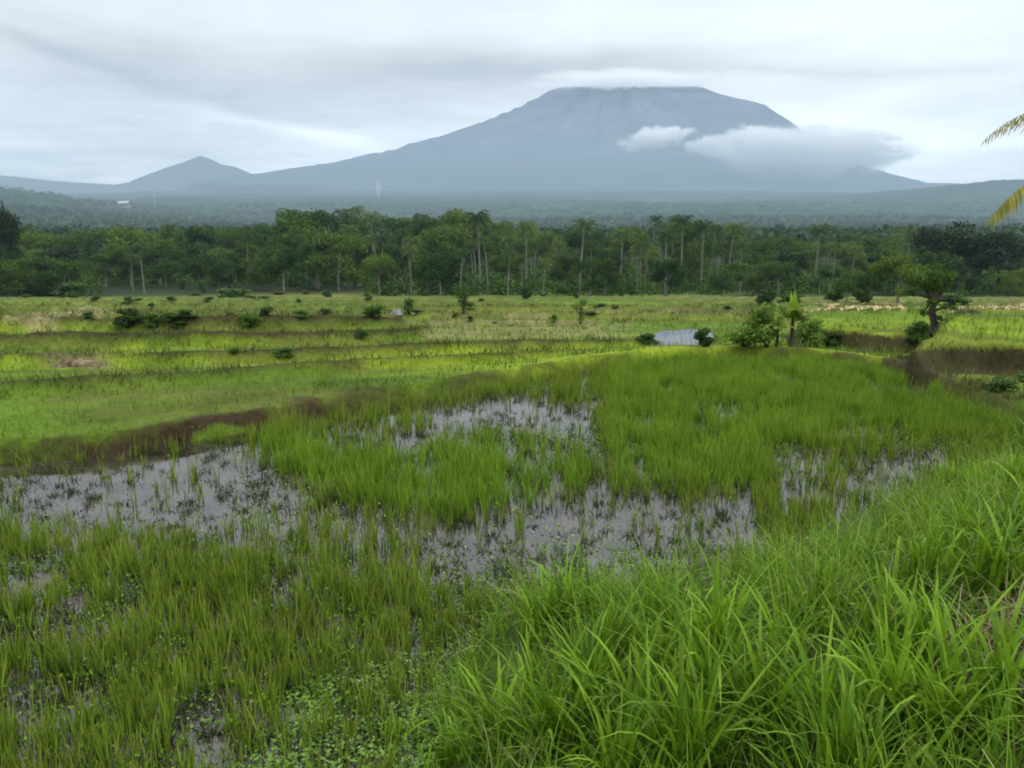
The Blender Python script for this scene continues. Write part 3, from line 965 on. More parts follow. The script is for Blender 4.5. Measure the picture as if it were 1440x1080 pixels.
def palm_proto(h, nf=20, fl=3.4):
    tb = MB()
    bx = rng.normal(0, .04 * h)
    pts = [(bx * t * t, 0, (h - fl * .35) * t) for t in np.linspace(0, 1, 8)]
    tb.tube(pts, [.20 - .07 * t + (.08 if t == 0 else 0) for t in np.linspace(0, 1, 8)], 7)
    top = np.array(pts[-1])
    fb = MB()
    for i in range(nf):
        a = 6.28 * (i * .382 % 1) + rng.normal(0, .15)
        u_ = i / nf
        elv = 1.25 - 1.75 * u_
        L = fl * rng.uniform(.85, 1.1)
        d = np.array([math.cos(a), math.sin(a), 0])
        p1 = top + d * L * .5 * max(math.cos(elv), .3) + np.array([0, 0, L * .55 * math.sin(elv) + .25 * L])
        p2 = top + d * L * (.45 + .45 * math.cos(elv)) + np.array([0, 0, L * (.75 * math.sin(elv) - .25)])
        frond(fb, top, p1, p2, 15, fl * .22, .11)
    tm, cm = tb.mesh('trunk', True), fb.mesh('crown')
    tm.materials.append(M['palebark']); cm.materials.append(M['palm'])
    return tm, cm


# unit sized prototypes (height 12, scaled per tree)
BROAD = [tree_proto(12, rng.uniform(7.5, 10.5), 'tall', M['broad'] if i % 3 else M['broad2'], M['bark']) for i in range(7)]
DARKT = [tree_proto(12, 9.0, 'round', M['darkleaf'], M['darkbark']) for i in range(2)]
PALMS = [palm_proto(13, 20, 3.3) for i in range(5)]


def put_tree(name, protos, i, loc, sx_, sz_, rz, label, cat, group):
    tm, cm = protos[i % len(protos)]
    o = empty(name, loc); o.rotation_euler = (0, 0, rz); o.scale = (sx_, sx_, sz_)
    link('trunk', tm, None, o); link('crown', cm, None, o)
    return tag(o, label, cat, group)


ORD = 'first second third fourth fifth sixth seventh eighth ninth tenth eleventh twelfth thirteenth fourteenth fifteenth sixteenth seventeenth eighteenth nineteenth twentieth'.split()
ORD += ['twenty-' + q for q in ORD[:9]] + ['thirtieth'] + ['thirty-' + q for q in ORD[:9]]


def size_for(u, v, vtop, d_extra=0):
    x, y, z = gp(u, v)
    return (x, y, z), (v - vtop) * y / F * 1.02


# front palms with their trunks in view
fp = sorted([(675, 412, 306), (686, 414, 338), (740, 410, 318), (752, 407, 345), (815, 412, 316), (831, 408, 342), (872, 408, 328), (935, 416, 330),
             (1008, 414, 352), (957, 410, 310), (985, 408, 318), (1145, 402, 322), (166, 392, 342), (152, 392, 352), (350, 398, 336), (418, 398, 328),
             (530, 402, 334), (546, 400, 347), (720, 408, 337), (784, 408, 344), (798, 410, 352), (900, 410, 344), (1040, 412, 345), (1195, 408, 350),
             (616, 404, 330), (582, 402, 340), (460, 398, 338), (1100, 408, 338), (920, 412, 356), (1170, 408, 345), (285, 394, 345), (1022, 412, 320)])
for i, (u, v, vt) in enumerate(fp):
    loc, h = size_for(u, v, vt)
    s = h / 13
    put_tree('coconut_palm', PALMS, i, loc, s * rng.uniform(.85, 1.1), s, rng.uniform(0, 6.28),
             f'{"tall" if vt < 330 else "shorter"} coconut palm with bare pale trunk, {ORD[i]} from the left along the forest edge', 'palm tree',
             'coconut palms along the forest edge')

# the forest belt in rows, tops following the skyline
SKY_U = [-100, 0, 20, 60, 200, 400, 415, 500, 560, 600, 640, 700, 720, 800, 860, 900, 985, 1050, 1140, 1250, 1330, 1440, 1600]
SKY_V = [300, 300, 312, 316, 314, 312, 293, 292, 300, 296, 290, 300, 314, 320, 318, 306, 306, 330, 330, 322, 314, 334, 330]
rows = [(148, 47, .72), (168, 43, .82), (192, 41, .92), (222, 38, 1.0), (262, 36, 1.0), (315, 34, 1.0)]
_used = set()


def spot(u, ri, what):
    ks_ = sorted(range(len(fp)), key=lambda i: abs(fp[i][0] - u))
    for i in ks_:
        d = u - fp[i][0]
        for side in (('right of', 'well right of', 'far right of') if d > 0 else ('left of', 'well left of', 'far left of')):
            lb = f'{what} in the {ORD[ri]} forest row, {side} the {ORD[i]} front palm'
            if lb not in _used:
                _used.add(lb)
                return lb


ntree = 0
fr_i = 0
for ri, (dist, sp, fac) in enumerate(rows):
    u = -90.0
    while u < 1540:
        uu_ = u + rng.normal(0, sp * .25)
        u += sp * rng.uniform(.8, 1.2)
        y = dist * (1 + rng.normal(0, .03))
        if 135 < uu_ < 520 and ri == 0: y = dist + 30
        x = (uu_ - 720) / F * y / math.cos(PITCH) * .985
        z = float(height(np.array([x]), np.array([y]))[0])
        _, vb, _ = project(np.array([x]), np.array([y]), np.array([z])); vb = float(vb[0])
        vt = np.interp(uu_, SKY_U, SKY_V) + (rng.uniform(0, 12) if ri > 2 else rng.uniform(6, 30))
        h = (vb - vt) * y / F * (fac if ri < 3 else 1) * (rng.uniform(.75, 1.0) if ri < 3 else rng.uniform(.9, 1.02))
        h = min(max(h, 5), 21)
        palm = rng.random() < (.18 if uu_ < 400 else (.45 if uu_ < 1060 else .25))
        where = ('left part' if uu_ < 400 else 'middle' if uu_ < 1000 else 'right part')
        rw = ('front' if ri < 2 else 'middle rows' if ri < 4 else 'back')
        if palm:
            put_tree('coconut_palm', PALMS, ntree, (x, y, z), h / 13, h / 13, rng.uniform(0, 6.28),
                     spot(uu_, ri, 'coconut palm crown'), 'palm tree', 'palms inside the forest belt')
        else:
            s = h / 12
            put_tree('tree', BROAD, ntree, (x, y, z), s * rng.uniform(.85, 1.2), s, rng.uniform(0, 6.28),
                     spot(uu_, ri, 'leafy green tree'), 'tree', 'leafy trees of the forest belt')
        ntree += 1


# single trees by the forest edge and in the fields
def one_tree(protos, i, u, v, vt, wf, label, name='tree', cat='tree'):
    loc, h = size_for(u, v, vt)
    return put_tree(name, protos, i, loc, h / 12 * wf, h / 12, rng.uniform(0, 6.28), label, cat, None)


one_tree(DARKT, 0, 633, 414, 362, 1.0, 'rounded very dark tree at the forest edge, in front of the tallest palms')
one_tree(DARKT, 1, 4, 412, 282, .55, 'tall dark tree at the far left end of the forest edge')
one_tree(BROAD, 2, 30, 412, 352, 1.2, 'bushy tree standing in front of the forest at its left end')
one_tree(DARKT, 0, 85, 413, 350, 1.3, 'broad dark tree behind the low hedge left of the field opening')
one_tree(BROAD, 0, 1262, 425, 358, 1.1, 'mid green spreading tree behind the straw strip on the right')
one_tree(BROAD, 1, 1222, 427, 382, 1.0, 'small green tree left of the spreading tree by the straw strip')
one_tree(BROAD, 4, 1190, 425, 392, 1.2, 'low rounded tree just behind the right straw strip')
one_tree(DARKT, 1, 1100, 412, 352, 1.0, 'dark tree at the forest edge behind the banana plants')
one_tree(DARKT, 0, 1400, 412, 330, 1.3, 'dark blue green tree at the forest edge near the frond on the right')
one_tree(DARKT, 1, 1330, 410, 314, 1.2, 'tall dark domed tree standing above the right end of the forest')
one_tree(DARKT, 0, 500, 404, 350, 1.0, 'dark tree at the forest edge left of the middle')
one_tree(DARKT, 1, 850, 412, 355, .9, 'dark squat tree under the palms in the middle of the forest edge')
one_tree(DARKT, 0, 330, 396, 350, 1.1, 'dark tree beside the left field opening at the forest edge')

# low dark undergrowth along the forest foot
ux = []
for _ in range(2600):
    uq = rng.uniform(-120, 1560)
    if rng.random() < .3 and 140 < uq < 300: continue
    y = rng.uniform(152, 250) + (28 if 130 < uq < 520 else 0)
    x = (uq - 720) / F * y
    ux.append((x, y))
ux = np.array(ux)
uz = height(ux[:, 0], ux[:, 1])
cs = [(a_, b_, c_ + .8) for (a_, b_), c_ in zip(ux, uz)]
rs = rng.uniform(.9, 3.4, len(cs))
um = crown_mesh('undergrowth', cs, rs, 14, .38, 1.0)
tag(link('undergrowth', um, M['broad']), 'dark tangled undergrowth along the foot of the forest', 'undergrowth', kind='stuff')

# far off forest: one mass of crowns on the rising land
P = []
ks = 0
n_far = 11000
yy = 360 * (4200 / 360) ** (rng.random(n_far) ** .9)
uq = rng.uniform(-250, 1700, n_far)
xx = (uq - 720) / F * yy
zz_ = height(xx, yy)
for x, y, z in zip(xx, yy, zz_):
    w2 = rng.uniform(3.5, 7) * (1 + y / 2500); hh_ = rng.uniform(6, 12)
    n = 34 if y < 900 else 22
    d = rng.normal(size=(n, 3)); d /= np.linalg.norm(d, axis=1)[:, None]
    p_ = d * (rng.random((n, 1)) ** .4) * (w2, w2, hh_ * .5)
    P.append(p_ + (x, y, z + hh_ * .55))
P = np.concatenate(P)
V, Q = leaf_quads(P, 2.2)
tag(link('far_forest', mesh_np('far_forest', V, Q), M['farleaf']), 'hazy blue green forest spreading far behind the tree belt', 'forest', kind='stuff')


# ------------------------------------------------------------------ shrubs
def shrub_proto(mat, w_=1.0, h=1.0, n=14, leaf=.055, per=420):
    tb = MB(); cs, rs = [], []
    for i in range(n):
        a = rng.uniform(0, 6.28); r = rng.uniform(0, .34) * w_
        e = np.array([math.cos(a) * r, math.sin(a) * r, h * rng.uniform(.16, .8) * (1.15 - r / w_)])
        tb.tube([(0.04 * math.cos(a), .04 * math.sin(a), 0), e * (.6, .6, .55), e], [.022, .016, .008], 4)
        cs.append(e); rs.append(rng.uniform(.15, .27))
    c = crown_mesh('foliage', cs, rs, per * 7, leaf)
    s = tb.mesh('stems')
    s.materials.append(M['darkbark']); c.materials.append(mat)
    return s, c


SHR = [shrub_proto(M['shrub']) for _ in range(4)]
SHD = [shrub_proto(M['fieldshrub'], n=17) for _ in range(3)]
SHL = [shrub_proto(M['lightshrub'], n=15, leaf=.06, per=200) for _ in range(2)]


def shrub(u, v, hp, wp, label, dark=False, group=None, i=None):
    x, y, z = gp(u, v)
    h, w2 = hp * y / F, wp * y / F
    s, c = (SHL if dark == 2 else SHD if dark else SHR)[(i if i is not None else int(u)) % (2 if dark == 2 else 3)]
    o = empty('shrub', (x, y, z - .02))
    o.scale = (w2 / .9, w2 / .9, h / .95); o.rotation_euler = (0, 0, rng.uniform(0, 6.28))
    link('stems', s, None, o); link('foliage', c, None, o)
    return tag(o, label, 'shrub', group)


G = 'shrubs dotted over the terraced fields'
for a in (
        (180, 462, 28, 40, 'large dark rounded shrub at the end of the tan strip on the left', True),
        (214, 459, 20, 30, 'mid green shrub touching the large dark rounded one on its right', False),
        (243, 457, 14, 28, 'lower shrub at the right end of the shrub row on the left', False),
        (263, 450, 12, 28, 'flat low shrub just behind the left shrub row', True),
        (252, 462, 9, 30, 'thin flat shrub in front of the left shrub row', True),
        (354, 464, 23, 30, 'spiky mid green shrub alone right of the left shrub row', False),
        (376, 446, 13, 20, 'small dark shrub behind the spiky shrub', True),
        (424, 446, 11, 22, 'low shrub right of the small dark shrub, left half of the fields', False),
        (398, 501, 12, 30, 'low weedy shrub on the second terrace bund', False),
        (325, 418, 14, 50, 'long low dark shrub along a bund near the left forest edge', True),
        (460, 418, 13, 14, 'small upright dark shrub right of the long low one', True),
        (285, 412, 18, 12, 'narrow dark bush before the forest on the left', True),
        (257, 407, 14, 11, 'small narrow bush left of its taller neighbour before the forest', True),
        (525, 448, 18, 34, 'greyish spreading shrub left of the round dark one', False),
        (575, 444, 21, 20, 'ball shaped dark shrub in the middle of the fields', True),
        (508, 474, 15, 20, 'small dark tuft shaped shrub below the greyish one', True),
        (740, 421, 18, 15, 'small upright shrub near the forest edge between the two column shrubs', True),
        (1077, 430, 22, 32, 'dark shrub near the forest edge behind the banana plants', True),
        (50, 417, 24, 70, 'dark hedge like shrub at the left edge before the forest', True),
        (98, 418, 20, 56, 'bushy low shrub beside the left hedge, at its right end', True),
        (18, 412, 30, 30, 'olive shrub at the far left edge before the forest', False),
        (908, 482, 13, 34, 'low shrub on the left shore of the small pool', False),
        (990, 488, 28, 30, 'dark shrub hanging over the right end of the small pool', True),
        (1048, 489, 32, 48, 'grey green bush left of the banana plants', 2),
        (1080, 489, 62, 60, 'pale leafy bush against the left side of the banana plants', 2),
        (1146, 488, 42, 50, 'light green bush against the right side of the banana plants', 2),
        (1172, 484, 18, 30, 'small dark bush at the left end of the earth bank', True),
        (1286, 488, 30, 36, 'bush under the slender tree on the corner of the bank', False),
        (1408, 548, 22, 42, 'dark shrub below the big earth bank on the right', True),
        (1450, 538, 20, 40, 'dark shrub cut by the right edge below the earth bank', True),
        (1212, 428, 20, 30, 'shrub at the right of the low rounded tree by the straw strip', True),
        (1340, 428, 14, 60, 'low grey green shrub at the left end of the far right straw strip', False),
        (1110, 425, 14, 40, 'olive shrub before the forest right behind the banana plants', False),
        (560, 412, 12, 40, 'low shrub at the forest foot left of the rounded very dark tree', True),
        (700, 414, 11, 30, 'low shrub at the forest foot right of the rounded very dark tree', True),
        (790, 413, 12, 26, 'low shrub at the forest foot near the middle palms', False),
        (1175, 424, 15, 30, 'green shrub left of the low rounded tree by the straw strip', False),
        (125, 446, 8, 22, 'small weed bush beside the tan strip on the left', True),
        (330, 500, 9, 16, 'tiny bush on the bund right of the dirt heap', False)):
    shrub(a[0], a[1], a[2], a[3], a[4], a[5], G)

# scattered little bushes
ORDL = ORD[:39] + ['fortieth'] + ['forty-' + q for q in ORD[:6]]
for i, u in enumerate(sorted(rng.uniform(-20, 1120, 45))):
    v = 414 + 44 * rng.random() ** 2.2
    shrub(u, v, rng.uniform(3, 7), rng.uniform(9, 20), f'tiny weed bush, {ORDL[i]} from the left among those dotting the distant fields', bool(rng.random() < .5), 'tiny bushes scattered over the fields', i)

# two column shaped shrubs
for (u, v, hp, wp, lb, dk) in ((652, 443, 38, 22, 'narrow column shaped green shrub in the fields below the very dark tree', False),
                               (816, 456, 36, 18, 'narrow ragged column shaped shrub right of the brown patch', False)):
    x, y, z = gp(u, v)
    h, w2 = hp * y / F, wp * y / F
    o = empty('column_shrub', (x, y, z))
    tb = MB(); tb.tube([(0, 0, 0), (.05, 0, h * .5), (0, 0, h * .9)], [w2 * .09, w2 * .07, w2 * .02], 6)
    cs = [(rng.normal(0, w2 * .12), rng.normal(0, w2 * .12), h * t) for t in np.linspace(.22, .85, 7)]
    cs += [(rng.choice((-1, 1)) * w2 * .25, 0, h * .82), (w2 * .2, 0, h * .86)]
    rs = [w2 * rng.uniform(.26, .4) for _ in cs]
    cmh = crown_mesh('foliage', cs, rs, 90 / (w2 * .3) ** 2 * .8, w2 * .06, 1.0)
    link('trunk', tb.mesh('trunk'), M['darkbark'], o); link('foliage', cmh, M['darkleaf'] if dk else M['shrub'], o)
    tag(o, lb, 'shrub', 'column shaped shrubs in the fields')

# ------------------------------------------------------------------ gnarled tree on the bank corner
x, y, z = gp(1308, 468)
h = 98 * y / F
o = empty('tree', (x, y, z - .05))
tb = MB()
tb.tube([(0, 0, 0), (.05 * h, 0, .15 * h), (-.02 * h, 0, .33 * h), (.03 * h, 0, .5 * h), (-.03 * h, 0, .68 * h)], [.075 * h, .055 * h, .045 * h, .035 * h, .02 * h], 8)
cs, rs = [], []
for (ax, az_, cr) in ((-.27, .80, .09), (.26, .84, .08), (-.16, .72, .11), (-.10, .86, .12), (.02, .93, .12), (.12, .84, .12), (.17, .70, .10), (-.24, .58, .08), (.08, .62, .11), (-.04, .72, .13), (-.10, .48, .09),
                      (.11, .42, .08), (-.08, .3, .07), (.22, .54, .07), (.04, .22, .07)):
    st = rng.uniform(.3, .6)
    ay = rng.normal(0, .12)
    e = np.array([ax * h, ay * h, az_ * h])
    tb.tube([(0, 0, st * h), (ax * .5 * h, ay * .5 * h, (st + az_) * .5 * h), e], [.028 * h, .018 * h, .008 * h], 5)
    cs.append(e); rs.append(cr * h)
    cs.append(e + rng.normal(0, .05 * h, 3)); rs.append(cr * h * .8)
cm = crown_mesh('crown', cs, rs, 2600 / h ** 2 * 3.2, .024 * h)
link('trunk', tb.mesh('trunk', True), M['darkbark'], o); link('crown', cm, M['shrub'], o)
tag(o, 'dark trunked slender tree with ragged crown on the corner of the earth bank', 'tree')


# ------------------------------------------------------------------ banana plants
def banana_leaf(L, W, az_, elv, droop, mat, parent):
    n = 12
    t = np.linspace(0, 1, n)
    d = np.array([math.cos(az_), math.sin(az_), 0])
    sd = np.array([-math.sin(az_), math.cos(az_), 0])
    r_ = L * t
    out = r_ * math.cos(elv) + 0
    up = r_ * math.sin(elv) - droop * L * t ** 2.2
    c = d * out[:, None] + np.array([0, 0, 1]) * up[:, None]
    wv = W * .5 * np.sin(np.clip(t * 1.05 + .02, 0, 1) ** .75 * 3.0).clip(.04, 1)
    wv[t < .15] = .02 * W * 4
    a_ = c - sd * wv[:, None] + np.array([0, 0, -.25]) * wv[:, None] * (1 + rng.normal(0, .3, (n, 1)))
    b_ = c + sd * wv[:, None] + np.array([0, 0, -.25]) * wv[:, None] * (1 + rng.normal(0, .3, (n, 1)))
    V = np.concatenate([a_, c, b_])
    Q = [(i, i + 1, n + i + 1, n + i) for i in range(n - 1)] + [(n + i, n + i + 1, 2 * n + i + 1, 2 * n + i) for i in range(n - 1)]
    return link('leaf', mesh_np('leaf', V, Q, None, True), mat, parent)


for (u, v, hp, lb, bright, nl) in ((1112, 488, 92, 'tallest banana plant, with one bright yellow green upright young leaf', True, 8),
                                   (1092, 489, 62, 'shorter banana plant with spreading leaves left of the tallest', False, 7),
                                   (1128, 487, 45, 'smallest banana plant to the right of the tallest', False, 5)):
    x, y, z = gp(u, v)
    h = hp * y / F
    o = empty('banana_plant', (x, y, z))
    tb = MB(); sh = h * .45
    tb.tube([(0, 0, 0), (.01, 0, sh * .5), (0, 0, sh)], [h * .04, h * .034, h * .022], 8)
    link('stem', tb.mesh('stem', True), M['darkbark'], o)
    for i in range(nl):
        a = 6.28 * i / nl + rng.normal(0, .25)
        lf = banana_leaf(h * rng.uniform(.45, .62), h * .20, a, rng.uniform(.5, 1.05), rng.uniform(.3, .75), M['banana'], o)
        lf.location = (0, 0, sh * rng.uniform(.8, 1.0))
    if bright:
        for a, el_ in ((-0.3, 1.22), (2.9, 1.18), (-1.7, 1.45), (1.2, 1.35), (2.2, 1.42)):
            lf = banana_leaf(h * rng.uniform(.38, .52), h * .12, a, el_, .10, M['bananabright'], o)
            lf.location = (0, 0, sh * .98)
            lf['label'] = 'bright yellow green upright leaf'
    tag(o, lb, 'banana plant', 'banana plants by the paddy bund')

# ------------------------------------------------------------------ coconut palm reaching in from the right
pu, pvv, pd = 1590, 235, 13.0
dx, dy, dz = ray(pu, pvv)
tcen = np.array([dx, dy, dz]) / dy * pd + np.array([0, 0, EYE])
gz0 = float(height(np.array([tcen[0]]), np.array([tcen[1]]))[0])
o = empty('coconut_palm', (tcen[0], tcen[1], gz0))
top = np.array([0, 0, tcen[2] - gz0])
tb = MB(); tb.tube([(.5, .1, -.1), (.35, .1, top[2] * .4), (.1, 0, top[2] * .8), tuple(top)], [.22, .17, .15, .15], 10)
link('trunk', tb.mesh('trunk', True), M['palebark'], o)
ppm = F / pd


def off(u, v, dep=0):
    return top + np.array([(u - pu) / ppm, dep, -(v - pvv) / ppm])


fb = MB()
frond(fb, top, off(1462, 205, -.3), off(1381, 306, -.5), 70, .40, .040, .9)
frond(fb, top, off(1500, 100, .3), off(1413, 194, .5), 40, .42, .03, .6)
for i in range(13):
    a = -1.15 + 2.3 * i / 12
    L = 2.6
    dvec = np.array([math.cos(a), math.sin(a), 0])
    e = rng.uniform(-.2, 1.0)
    frond(fb, top, top + dvec * L * .5 + (0, 0, L * (.35 + .4 * e)), top + dvec * L * .95 + (0, 0, L * (.6 * e - .4)), 34, .42, .035, .8)
link('crown', fb.mesh('crown'), M['palmnear'], o)
tag(o, 'near coconut palm whose yellowing fronds reach in at the right edge', 'palm tree')


# ------------------------------------------------------------------ dirt heap, rocks
def lump(name, u, v, w_, h_, mat, seed, n=26):
    x, y, z = gp(u, v)
    a = np.linspace(0, 2 * math.pi, n, endpoint=False); r = np.linspace(0, 1, 9)
    Rr, Aa = np.meshgrid(r, a, indexing='ij')
    rw = w_ * (.5 + .12 * np.sin(Aa * 3 + seed) + .08 * np.sin(Aa * 5 + seed * 2))
    xx, yy = Rr * rw * np.cos(Aa), Rr * rw * np.sin(Aa) * .7
    zz = h_ * (1 - Rr ** 2) * (.6 + .9 * fbm(xx * 2.2 / w_ * 3 + seed, yy * 2.2 / w_ * 3, seed)) - .06
    V = np.stack([xx, yy, zz], -1).reshape(-1, 3)
    i = np.arange(9 * n).reshape(9, n); j = np.roll(i, -1, 1)
    Q = np.stack([i[:-1], j[:-1], j[1:], i[1:]], -1).reshape(-1, 4)[:, ::-1]
    ob = link(name, mesh_np(name, V, Q, None, True), mat)
    ob.location = (x, y, z)
    return ob


tag(lump('dirt_heap', 108, 512, 1.1, .16, M['soil'], 3), 'brown heap of soil and dead weeds on the third terrace at the left', 'dirt heap')
tag(lump('dirt_heap', 136, 515, .7, .12, M['soil'], 7), 'smaller brown soil heap at the right foot of the big one', 'dirt heap')
tag(lump('boulder', 560, 443, .7, .30, M['rock'], 11), 'pale grey boulder left of the ball shaped dark shrub', 'boulder')

# ------------------------------------------------------------------ far house and mast
def far_at(u, v, y):
    dx, dy, dz = ray(u, v)
    return dx / dy * y, y, EYE + dz / dy * y


x, y, z = gp(176, 294)
o = empty('house', (x, y, z - 1)); o.scale = (y / F * .85,) * 3
mb = MB()


def box(mb, x0, x1, y0, y1, z0, z1):
    V = [(x0, y0, z0), (x1, y0, z0), (x1, y1, z0), (x0, y1, z0), (x0, y0, z1), (x1, y0, z1), (x1, y1, z1), (x0, y1, z1)]
    mb.add(V, [(0, 3, 2, 1), (4, 5, 6, 7), (0, 1, 5, 4), (1, 2, 6, 5), (2, 3, 7, 6), (3, 0, 4, 7)])


box(mb, -8, 8, -4, 4, -6, 9.0)
link('wall', mb.mesh('wall'), M['wall'], o)
mb = MB()
mb.add([(-10, -6, 8.8), (10, -6, 8.8), (10, 0, 12.2), (-10, 0, 12.2), (-10, 6, 8.8), (10, 6, 8.8)], [(0, 1, 2, 3), (3, 2, 5, 4)])
mb.add([(-10, -6, 8.5), (10, -6, 8.5), (10, 0, 11.9), (-10, 0, 11.9), (-10, 6, 8.5), (10, 6, 8.5)], [(0, 3, 2, 1), (3, 4, 5, 2)])
mb.add([(-10, -6, 8.5), (10, -6, 8.5), (10, -6, 8.8), (-10, -6, 8.8)], [(0, 1, 2, 3)])
link('roof', mb.mesh('roof'), M['roof'], o)
o.rotation_euler = (0, 0, R(-12))
tag(o, 'far house with pale roof rising from the hazy forest on the left', 'house')

x, y, z = gp(218, 288)
zt = far_at(218, 264, y)[2]
o = empty('radio_mast', (x, y, z - 10))
mb = MB(); H_ = zt - z + 10
for a in range(3):
    ca, sa = math.cos(a * 2.094), math.sin(a * 2.094)
    mb.tube([(ca * 2.2, sa * 2.2, -20), (ca * .9, sa * .9, H_)], [.45, .35], 5)
for k in range(9):
    zk = H_ * k / 9; rk = 2.2 - 1.3 * (zk + 20) / (H_ + 20)
    pts = [(math.cos(a * 2.094) * rk, math.sin(a * 2.094) * rk, zk) for a in (0, 1, 2, 0)]
    mb.tube(pts, .25, 4)
link('lattice', mb.mesh('lattice'), M['steel'], o)
tag(o, 'thin pale mast standing in the haze right of the far house', 'mast')


# ------------------------------------------------------------------ hills and the volcano
def px_h(v, d):           # height of what shows at pixel row v at distance d
    return EYE + np.tan(np.arctan((540 - np.asarray(v, float)) / F) - PITCH) * d


VD = 20000.0
pm = VD / F
cxv = (875 - 720) * pm
rl = np.array([0, 60, 95, 145, 195, 255, 315, 395, 475, 520, 640, 900]) * pm
hl = px_h([121, 121, 122, 147, 170, 190, 210, 229, 242, 248, 272, 300], VD)
rr_ = np.array([0, 60, 95, 135, 175, 210, 235, 305, 365, 425, 520, 700]) * pm
hr = px_h([121, 121, 122, 136, 146, 172, 193, 236, 256, 260, 276, 300], VD)
rv = np.linspace(0, 9900, 200); av = np.linspace(0, 2 * math.pi, 360, endpoint=False)
RV, AV = np.meshgrid(rv, av, indexing='ij')
wgt = sst(np.cos(AV), -.6, .6)
HV = np.interp(RV, rl, hl) * (1 - wgt) + np.interp(RV, rr_, hr) * wgt
gul = np.abs(fbm(AV * 9 + .4 * np.sin(RV / 900), RV / 5000, 3) - .5) * 2
gul = np.where(AV > 0, gul, gul)
fadev = np.sin(AV / 2) ** .5                       # hides the seam of the gullies
HV = HV - gul * 420 * sst(RV, 300, 2500) * (1 - .5 * sst(RV, 6000, 9900)) * fadev + 60 * (fbm(RV * np.cos(AV) / 500, RV * np.sin(AV) / 500, 6) - .5)
HV = np.minimum(HV, px_h(121, VD) + 40 * (fbm(RV * np.cos(AV) / 700, RV * np.sin(AV) / 700, 16) - .5))
XV, YV = cxv + RV * np.cos(AV), VD + RV * np.sin(AV)
HV = EYE + (HV - EYE) * np.clip(YV / VD, .45, 1)
i = np.arange(RV.size).reshape(RV.shape); j = np.roll(i, -1, 1)
Q = np.stack([i[:-1], i[1:], j[1:], j[:-1]], -1).reshape(-1, 4)
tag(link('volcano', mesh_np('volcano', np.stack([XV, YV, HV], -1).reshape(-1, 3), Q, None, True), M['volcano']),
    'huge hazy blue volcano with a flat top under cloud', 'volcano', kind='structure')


def range_mesh(name, us, vs, d, depth, mat, label, seed, steps=160):
    u = np.linspace(us[0], us[-1], steps)
    v = np.interp(u, us, vs)
    t = np.linspace(-1, 1, 31)
    U, T = np.meshgrid(u, t, indexing='ij')
    Hh = px_h(np.interp(U, us, vs), d)
    base = -60
    Y = d + T * depth
    Xx = (U - 720) / F * d + 0 * T
    sh = (1 - np.abs(T) ** 1.4)
    rough_ = (fbm(Xx / 600, Y / 600, seed) - .5) * 60 * sh * np.abs(T) ** .5 * 2
    Zz = base + (Hh - base) * sh + rough_ * np.clip((Hh - base) / 600, .1, 1)
    i = np.arange(U.size).reshape(U.shape)
    Q = np.stack([i[:-1, :-1], i[1:, :-1], i[1:, 1:], i[:-1, 1:]], -1).reshape(-1, 4)
    return tag(link(name, mesh_np(name, np.stack([Xx, Y, Zz], -1).reshape(-1, 3), Q, None, True), mat), label, 'hills', kind='structure')


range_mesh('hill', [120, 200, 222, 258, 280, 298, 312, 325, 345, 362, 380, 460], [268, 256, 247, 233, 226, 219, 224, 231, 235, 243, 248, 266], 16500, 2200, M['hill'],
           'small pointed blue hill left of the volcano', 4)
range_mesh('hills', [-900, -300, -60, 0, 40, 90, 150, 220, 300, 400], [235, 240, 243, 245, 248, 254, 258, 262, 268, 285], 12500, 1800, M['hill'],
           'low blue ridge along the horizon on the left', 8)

# ------------------------------------------------------------------ clouds on the volcano
def cloud_mat(name, dens, nscale, thr, soft=.5, seed=0.):
    mt = bpy.data.materials.new(name); mt.use_nodes = True
    g = NT(mt.node_tree)
    t = g.n('ShaderNodeTexCoord')
    ln = g.n('ShaderNodeVectorMath', operation='LENGTH')
    g.put(ln.inputs[0], t.outputs['Object'])
    mp = g.n('ShaderNodeMapping'); mp.inputs['Location'].default_value = (seed, seed * 2, 0)
    mp.inputs['Scale'].default_value = (1.0, .6, .55)
    g.put(mp.inputs[0], t.outputs['Object'])
    n = g.noise(mp.outputs[0], nscale, 5, .6, .3)
    fall = g.m('SUBTRACT', 1.0, ln.outputs['Value'])
    q = g.m('ADD', g.m('MULTIPLY', fall, 1.1), g.m('MULTIPLY', g.m('SUBTRACT', n, .5), 2.0))
    dd = g.m('MULTIPLY', g.rng(q, thr, thr + soft), g.rng(fall, 0.0, .3))
    pv_ = g.n('ShaderNodeVolumePrincipled')
    pv_.inputs['Color'].default_value = (1, 1, 1, 1)
    pv_.inputs['Anisotropy'].default_value = 0.0
    g.put(pv_.inputs['Density'], g.m('MULTIPLY', dd, dens))
    o = g.n('ShaderNodeOutputMaterial'); g.put(o.inputs['Volume'], pv_.outputs[0])
    return mt


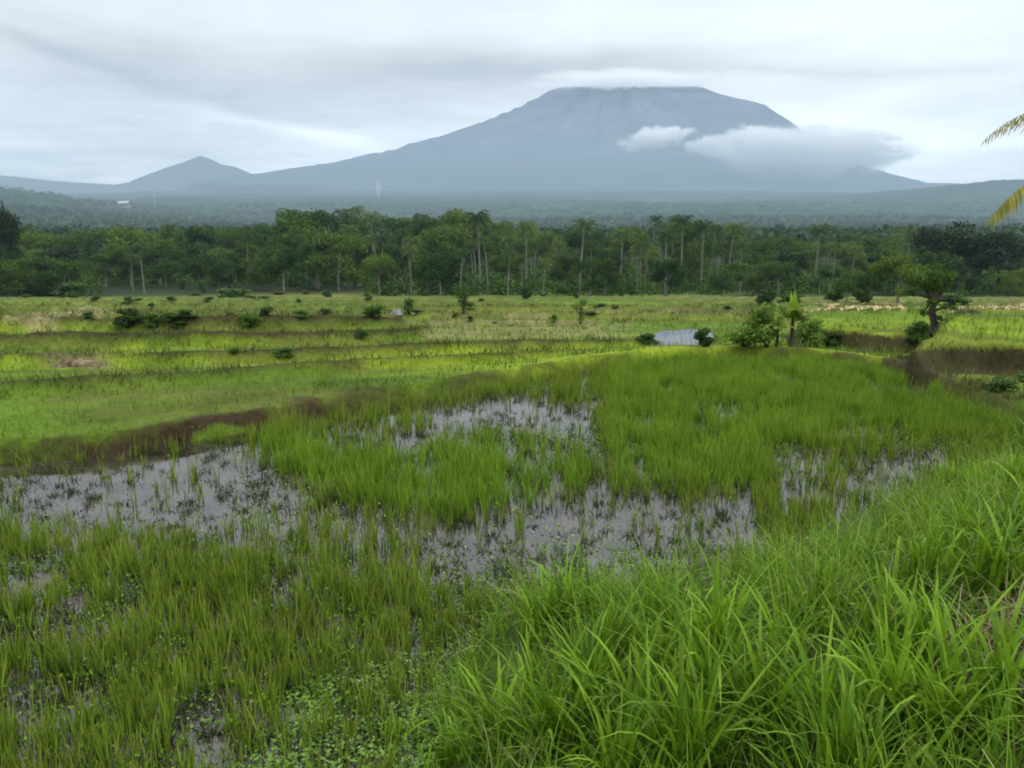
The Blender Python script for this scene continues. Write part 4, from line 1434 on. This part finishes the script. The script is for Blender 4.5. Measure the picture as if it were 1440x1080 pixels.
def cloud(u, v, wp, hp, d, depth, mat, label, tilt=0.):
    n = 24
    a = np.linspace(0, 2 * math.pi, n, endpoint=False); b = np.linspace(0, math.pi, 13)
    B, A = np.meshgrid(b, a, indexing='ij')
    V = np.stack([np.sin(B) * np.cos(A), np.sin(B) * np.sin(A), np.cos(B)], -1).reshape(-1, 3)
    i = np.arange(13 * n).reshape(13, n); j = np.roll(i, -1, 1)
    Q = np.stack([i[:-1], i[1:], j[1:], j[:-1]], -1).reshape(-1, 4)
    o = link('cloud', mesh_np('cloud', V, Q), mat)
    x, y, z = far_at(u, v, d)
    o.location = (x, y, z); o.scale = (wp / 2 * d / F, depth, hp / 2 * d / F); o.rotation_euler = (0, R(tilt), 0)
    return tag(o, label, 'cloud', kind='stuff')


cloud(922, 194, 130, 40, 12500, 400, cloud_mat('cloud_puff', .012, 3.0, .25, .4, 1.), 'small white cloud lying across the volcano face', -8)
cloud(1140, 213, 330, 84, 12000, 500, cloud_mat('cloud_bank', .012, 2.8, .14, .5, 4.), 'white cloud bank wrapping the right flank of the volcano')
cloud(876, 114, 330, 30, 18600, 1500, cloud_mat('cloud_cap', .0040, 3.4, .05, 1.0, 6.), 'flat grey white cap cloud on the summit of the volcano')

cloud(1060, 196, 120, 50, 12200, 350, cloud_mat('cloud_crest', .012, 3.2, .22, .4, 21.), 'white billow on the upper left shoulder of the big cloud bank')
cloud(1005, 206, 120, 40, 12300, 350, cloud_mat('cloud_wisp', .012, 2.6, .25, .5, 14.), 'small ragged cloud joining the puff to the big bank')

o = cloud(532, 264, 11, 34, 5200, 25, cloud_mat('smoke', .010, 2.0, -.2, .8, 3.), 'thin pale wisp of smoke rising in the haze before the volcano')
o.name = 'smoke'; o['category'] = 'smoke'

# ------------------------------------------------------------------ haze
hb = MB(); box(hb, -9450, 9450, -9450, 9450, -60, HAZE_TOP)
mt = bpy.data.materials.new('haze'); mt.use_nodes = True
g = NT(mt.node_tree)
pv_ = g.n('ShaderNodeVolumePrincipled')
pv_.inputs['Color'].default_value = (.36, .46, .56, 1)
pv_.inputs['Density'].default_value = HAZE_D
pv_.inputs['Anisotropy'].default_value = .0
o = g.n('ShaderNodeOutputMaterial'); g.put(o.inputs['Volume'], pv_.outputs[0])
tag(link('haze', hb.mesh('haze'), mt), 'thin blue haze lying over the whole valley', 'haze', kind='stuff')
